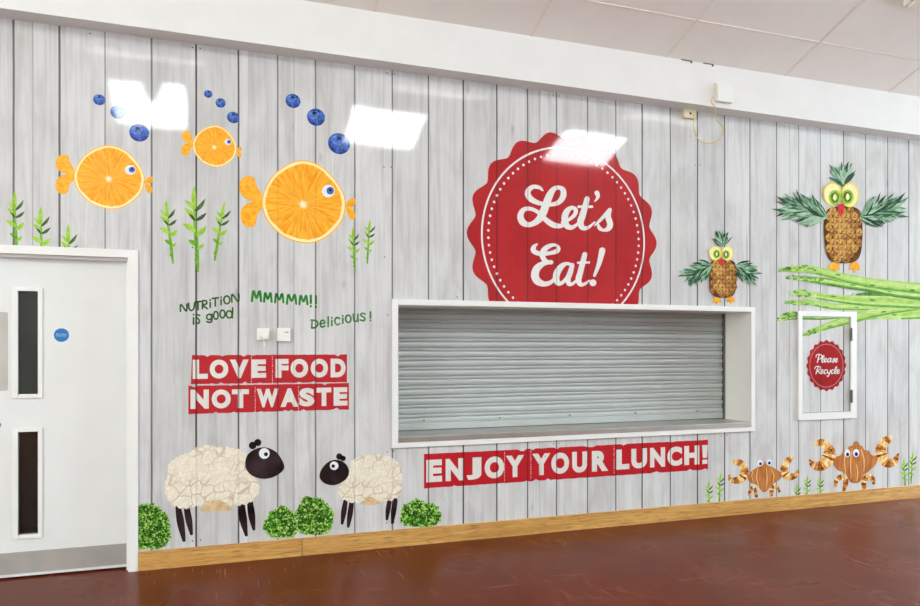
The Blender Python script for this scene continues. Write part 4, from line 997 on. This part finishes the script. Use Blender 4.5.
owl('larger pineapple owl picture with spread leaf wings above the asparagus', (775, 160, 5.046),
  [(262,252),(300,236),(345,234),(395,238),(428,262),(438,320),(438,400),(430,470),(405,510),(345,522),(285,512),(256,470),(246,400),(245,310)],
  ((345, 135), (338, 75), 1.0, 98, 9, 30), [((262, 290), (58, 232), .95, 128, 10, 84), ((425, 290), (615, 235), .95, 120, 10, 80)],
  [(286, 172, 47, 58, 298, 190, 31), (374, 178, 46, 62, 362, 188, 31)], [(312, 232), (328, 220), (343, 232), (342, 262), (328, 284), (314, 262)], [(297, 540, 26), (400, 540, 26)], 44, 21)
owl('smaller pineapple owl picture with lowered leaf wings above the serving hatch', (675, 225, 7.13),
  [(262,256),(300,248),(340,246),(390,250),(422,268),(434,320),(436,400),(428,470),(402,508),(340,520),(278,508),(250,470),(240,400),(242,310)],
  ((335, 155), (335, 95), 1.0, 92, 9, 28), [((262, 285), (100, 368), .95, 118, 10, 76), ((418, 285), (555, 365), .95, 108, 10, 70)],
  [(282, 202, 46, 52, 292, 208, 26), (370, 203, 44, 53, 358, 212, 26)], [(305, 250), (322, 236), (340, 248), (340, 275), (324, 292), (308, 275)], [(296, 540, 26), (396, 535, 26)], 46, 41)

# asparagus
def spear(label, pts, mi, base, tip=.32, seed=0, grp='asparagus spears on the wall'):
    fr = (775, 255, 6.345); rr9 = random.Random(seed)
    mid = pts[len(pts)//2]; a = Art('asparagus_spear', label, 'asparagus picture', mid[:2], grp, fr, base=base)
    p = a.part('stalk', asp, 1); p.ribbon(pts, mi, 6, False)
    p.ribbon([(q[0], q[1]-q[2]*.25, q[2]*.38) for q in pts[2:]], 2 if mi != 2 else 0, 6, False); p.ribbon([(q[0], q[1]+q[2]*.72, q[2]*.2) for q in pts[2:]], 1 if mi != 1 else 3, 6, False); p.done()
    ps = smooth_line(pts, 6); p = a.part('tip_scales', asp, 1.3); p.step = 5e-6
    n_ = max(4, int(len(ps)*tip))
    for i in range(n_):
        x, y, wq = ps[i]; x2, y2, _ = ps[min(i+2, len(ps)-1)]; th = math.atan2(y2-y, x2-x)+math.pi
        for q in range(3):
            sd = rr9.uniform(-1, 1); bx_, by_ = x-math.sin(th)*wq*sd*.9, y+math.cos(th)*wq*sd*.9; an = th+rr9.uniform(-.5, .5)
            p.leaf((bx_+10*rr9.random(), by_), (bx_+22*math.cos(an), by_+22*math.sin(an)), 6, rr9.choice((0, 1, 2, 3, 4)), 0, lift=.0001+1e-6*(i*3+q))
    for i in range(n_+6, len(ps)-2, 9):
        x, y, wq = ps[i]; x2, y2, _ = ps[i+1]; th = math.atan2(y2-y, x2-x)+math.pi; sd = rr9.uniform(-.5, .5)
        p.leaf((x+8, y+sd*wq), (x+30*math.cos(th), y+sd*wq+30*math.sin(th)), wq*.16, 3 if mi != 3 else 1, 0, lift=.0001)
    p.done()
spear('dark thin asparagus spear half hidden behind the middle spears', [(470,262,5),(560,250,12),(680,246,16),(800,262,18),(925,285,14)], 3, 0, .1, 1)
spear('uppermost long asparagus spear, under the feet of the larger owl', [(38,96,4),(100,90,18),(200,90,22),(320,112,26),(450,148,28),(600,178,32),(750,196,34),(925,214,36)], 0, 7, .38, 2)
spear('darker green asparagus spear directly below the uppermost one', [(85,142,4),(150,146,14),(300,166,22),(450,192,22),(600,214,22),(760,246,22),(925,262,26)], 1, 6, .38, 3)
spear('pale asparagus spear in the middle of the bunch', [(102,242,4),(160,242,20),(260,258,22),(400,278,26),(560,292,34),(750,300,38),(925,308,38)], 2, 5, .32, 4)
spear('short asparagus spear just above the white hatch frame', [(78,300,4),(130,300,15),(250,306,18),(350,326,20),(480,332,20),(600,340,10)], 0, 4, .38, 5)
spear('asparagus spear whose tip pokes out left of the white hatch frame', [(22,404,4),(70,390,24),(120,385,26),(190,396,14),(300,400,11),(425,396,5)], 1, 1, .5, 6)
spear('asparagus spear crossing the inside of the white hatch frame', [(175,502,4),(215,492,15),(300,462,20),(380,436,25),(480,408,30),(600,372,34),(750,348,26),(925,330,18)], 0, 3, .25, 7)
spear('lowest right asparagus spear beside the white hatch frame', [(600,398,4),(700,388,20),(800,384,26),(925,378,30)], 2, 2, .08, 8)

# bread crabs
def crab(label, fr, body, eyes, claws, legs, lines):
    cx = sum(q[0] for q in body)/len(body); cy = sum(q[1] for q in body)/len(body); a = Art('croissant_crab', label, 'crab picture', (cx, cy), 'bread crabs along the skirting', fr, base=1)
    for cl in claws:
        p = a.part('claw', R_cro, 1); p.ribbon(cl, sub=8, mats=[2, 1, 0, 1, 2, 2, 1, 0, 1, 2, 0, 2, 2, 1, 0, 0, 1, 2, 1, 0, 1, 0]); p.done()
    for lg in legs:
        p = a.part('leg', R_cro, 1); p.ribbon(lg, sub=6, mats=[1, 0, 2, 1, 0, 2, 2, 1, 0, 1, 0]); p.done()
    p = a.part('body', [R_bread, R_breadl], 2); p.blob(body)
    for l in lines: p.ribbon(l, 1, 4, False, lift=.0002)
    p.done()
    for (x, y, rx, ry, px_, py_) in eyes:
        p = a.part('eye', R_white, 4); p.disc(x, y, rx, ry); ey = p.done()
        p = a.part('pupil', R_blue, 5); p.disc(px_, py_, rx*.55, ry*.5); p.done(ey)
        p = a.part('pupil_centre', R_navy, 6); p.disc(px_, py_, rx*.25, ry*.24); p.done(ey)
crab('larger crab picture made of bread with croissant claws, below the recycling hatch', (790, 425, 7.077),
  [(465,114),(484,124),(490,142),(512,150),(526,176),(556,182),(578,212),(614,222),(618,238),(604,282),(566,318),(546,336),(522,350),(500,394),(462,413),(420,398),(388,340),(340,322),(308,285),(306,262),(328,226),(358,212),(374,184),(405,172),(414,152),(440,146),(448,124)],
  [(404,200,21,28,405,208), (466,198,22,29,467,206)],
  [[(182,132,16),(225,128,30),(275,175,38),(268,238,50),(218,290,36),(165,282,26),(140,250,8)], [(716,88,14),(680,112,32),(645,160,36),(650,220,44),(690,268,34),(738,255,26),(764,206,7)]],
  [[(318,432,10),(332,388,18),(370,366,18),(394,402,20),(380,458,12)], [(524,448,14),(522,400,20),(545,365,18),(580,378,20),(592,412,10)]],
  [[(392,180,2),(385,260,4),(392,340,2)], [(440,160,2),(428,260,4),(432,380,2)], [(500,170,2),(522,240,5),(522,330,2)], [(470,280,2),(478,340,4),(470,400,2)]])
crab('smaller crab picture made of bread with croissant claws, right of the ENJOY YOUR LUNCH! banner', (700, 430, 7.58),
  [(490,236),(506,264),(562,288),(615,330),(606,372),(548,412),(505,462),(485,470),(465,462),(430,418),(375,395),(357,350),(375,325),(420,290),(474,266)],
  [(454,250,20,24,456,256), (523,246,20,24,524,250)],
  [[(262,242,18),(310,254,28),(338,305,30),(318,360,34),(275,382,26),(232,374,18),(218,345,6)], [(700,208,13),(665,235,27),(636,288,28),(652,342,32),(698,354,25),(735,330,17),(745,303,5)]],
  [[(370,490,9),(385,448,15),(412,440,13),(428,500,13)], [(540,490,15),(546,438,16),(576,430,14),(600,464,10)]],
  [[(400,310,2),(392,350,3),(405,395,1)], [(440,290,2),(428,360,4),(445,430,2)], [(500,285,2),(508,370,4),(500,450,2)], [(540,295,2),(560,350,4),(550,400,2)]])
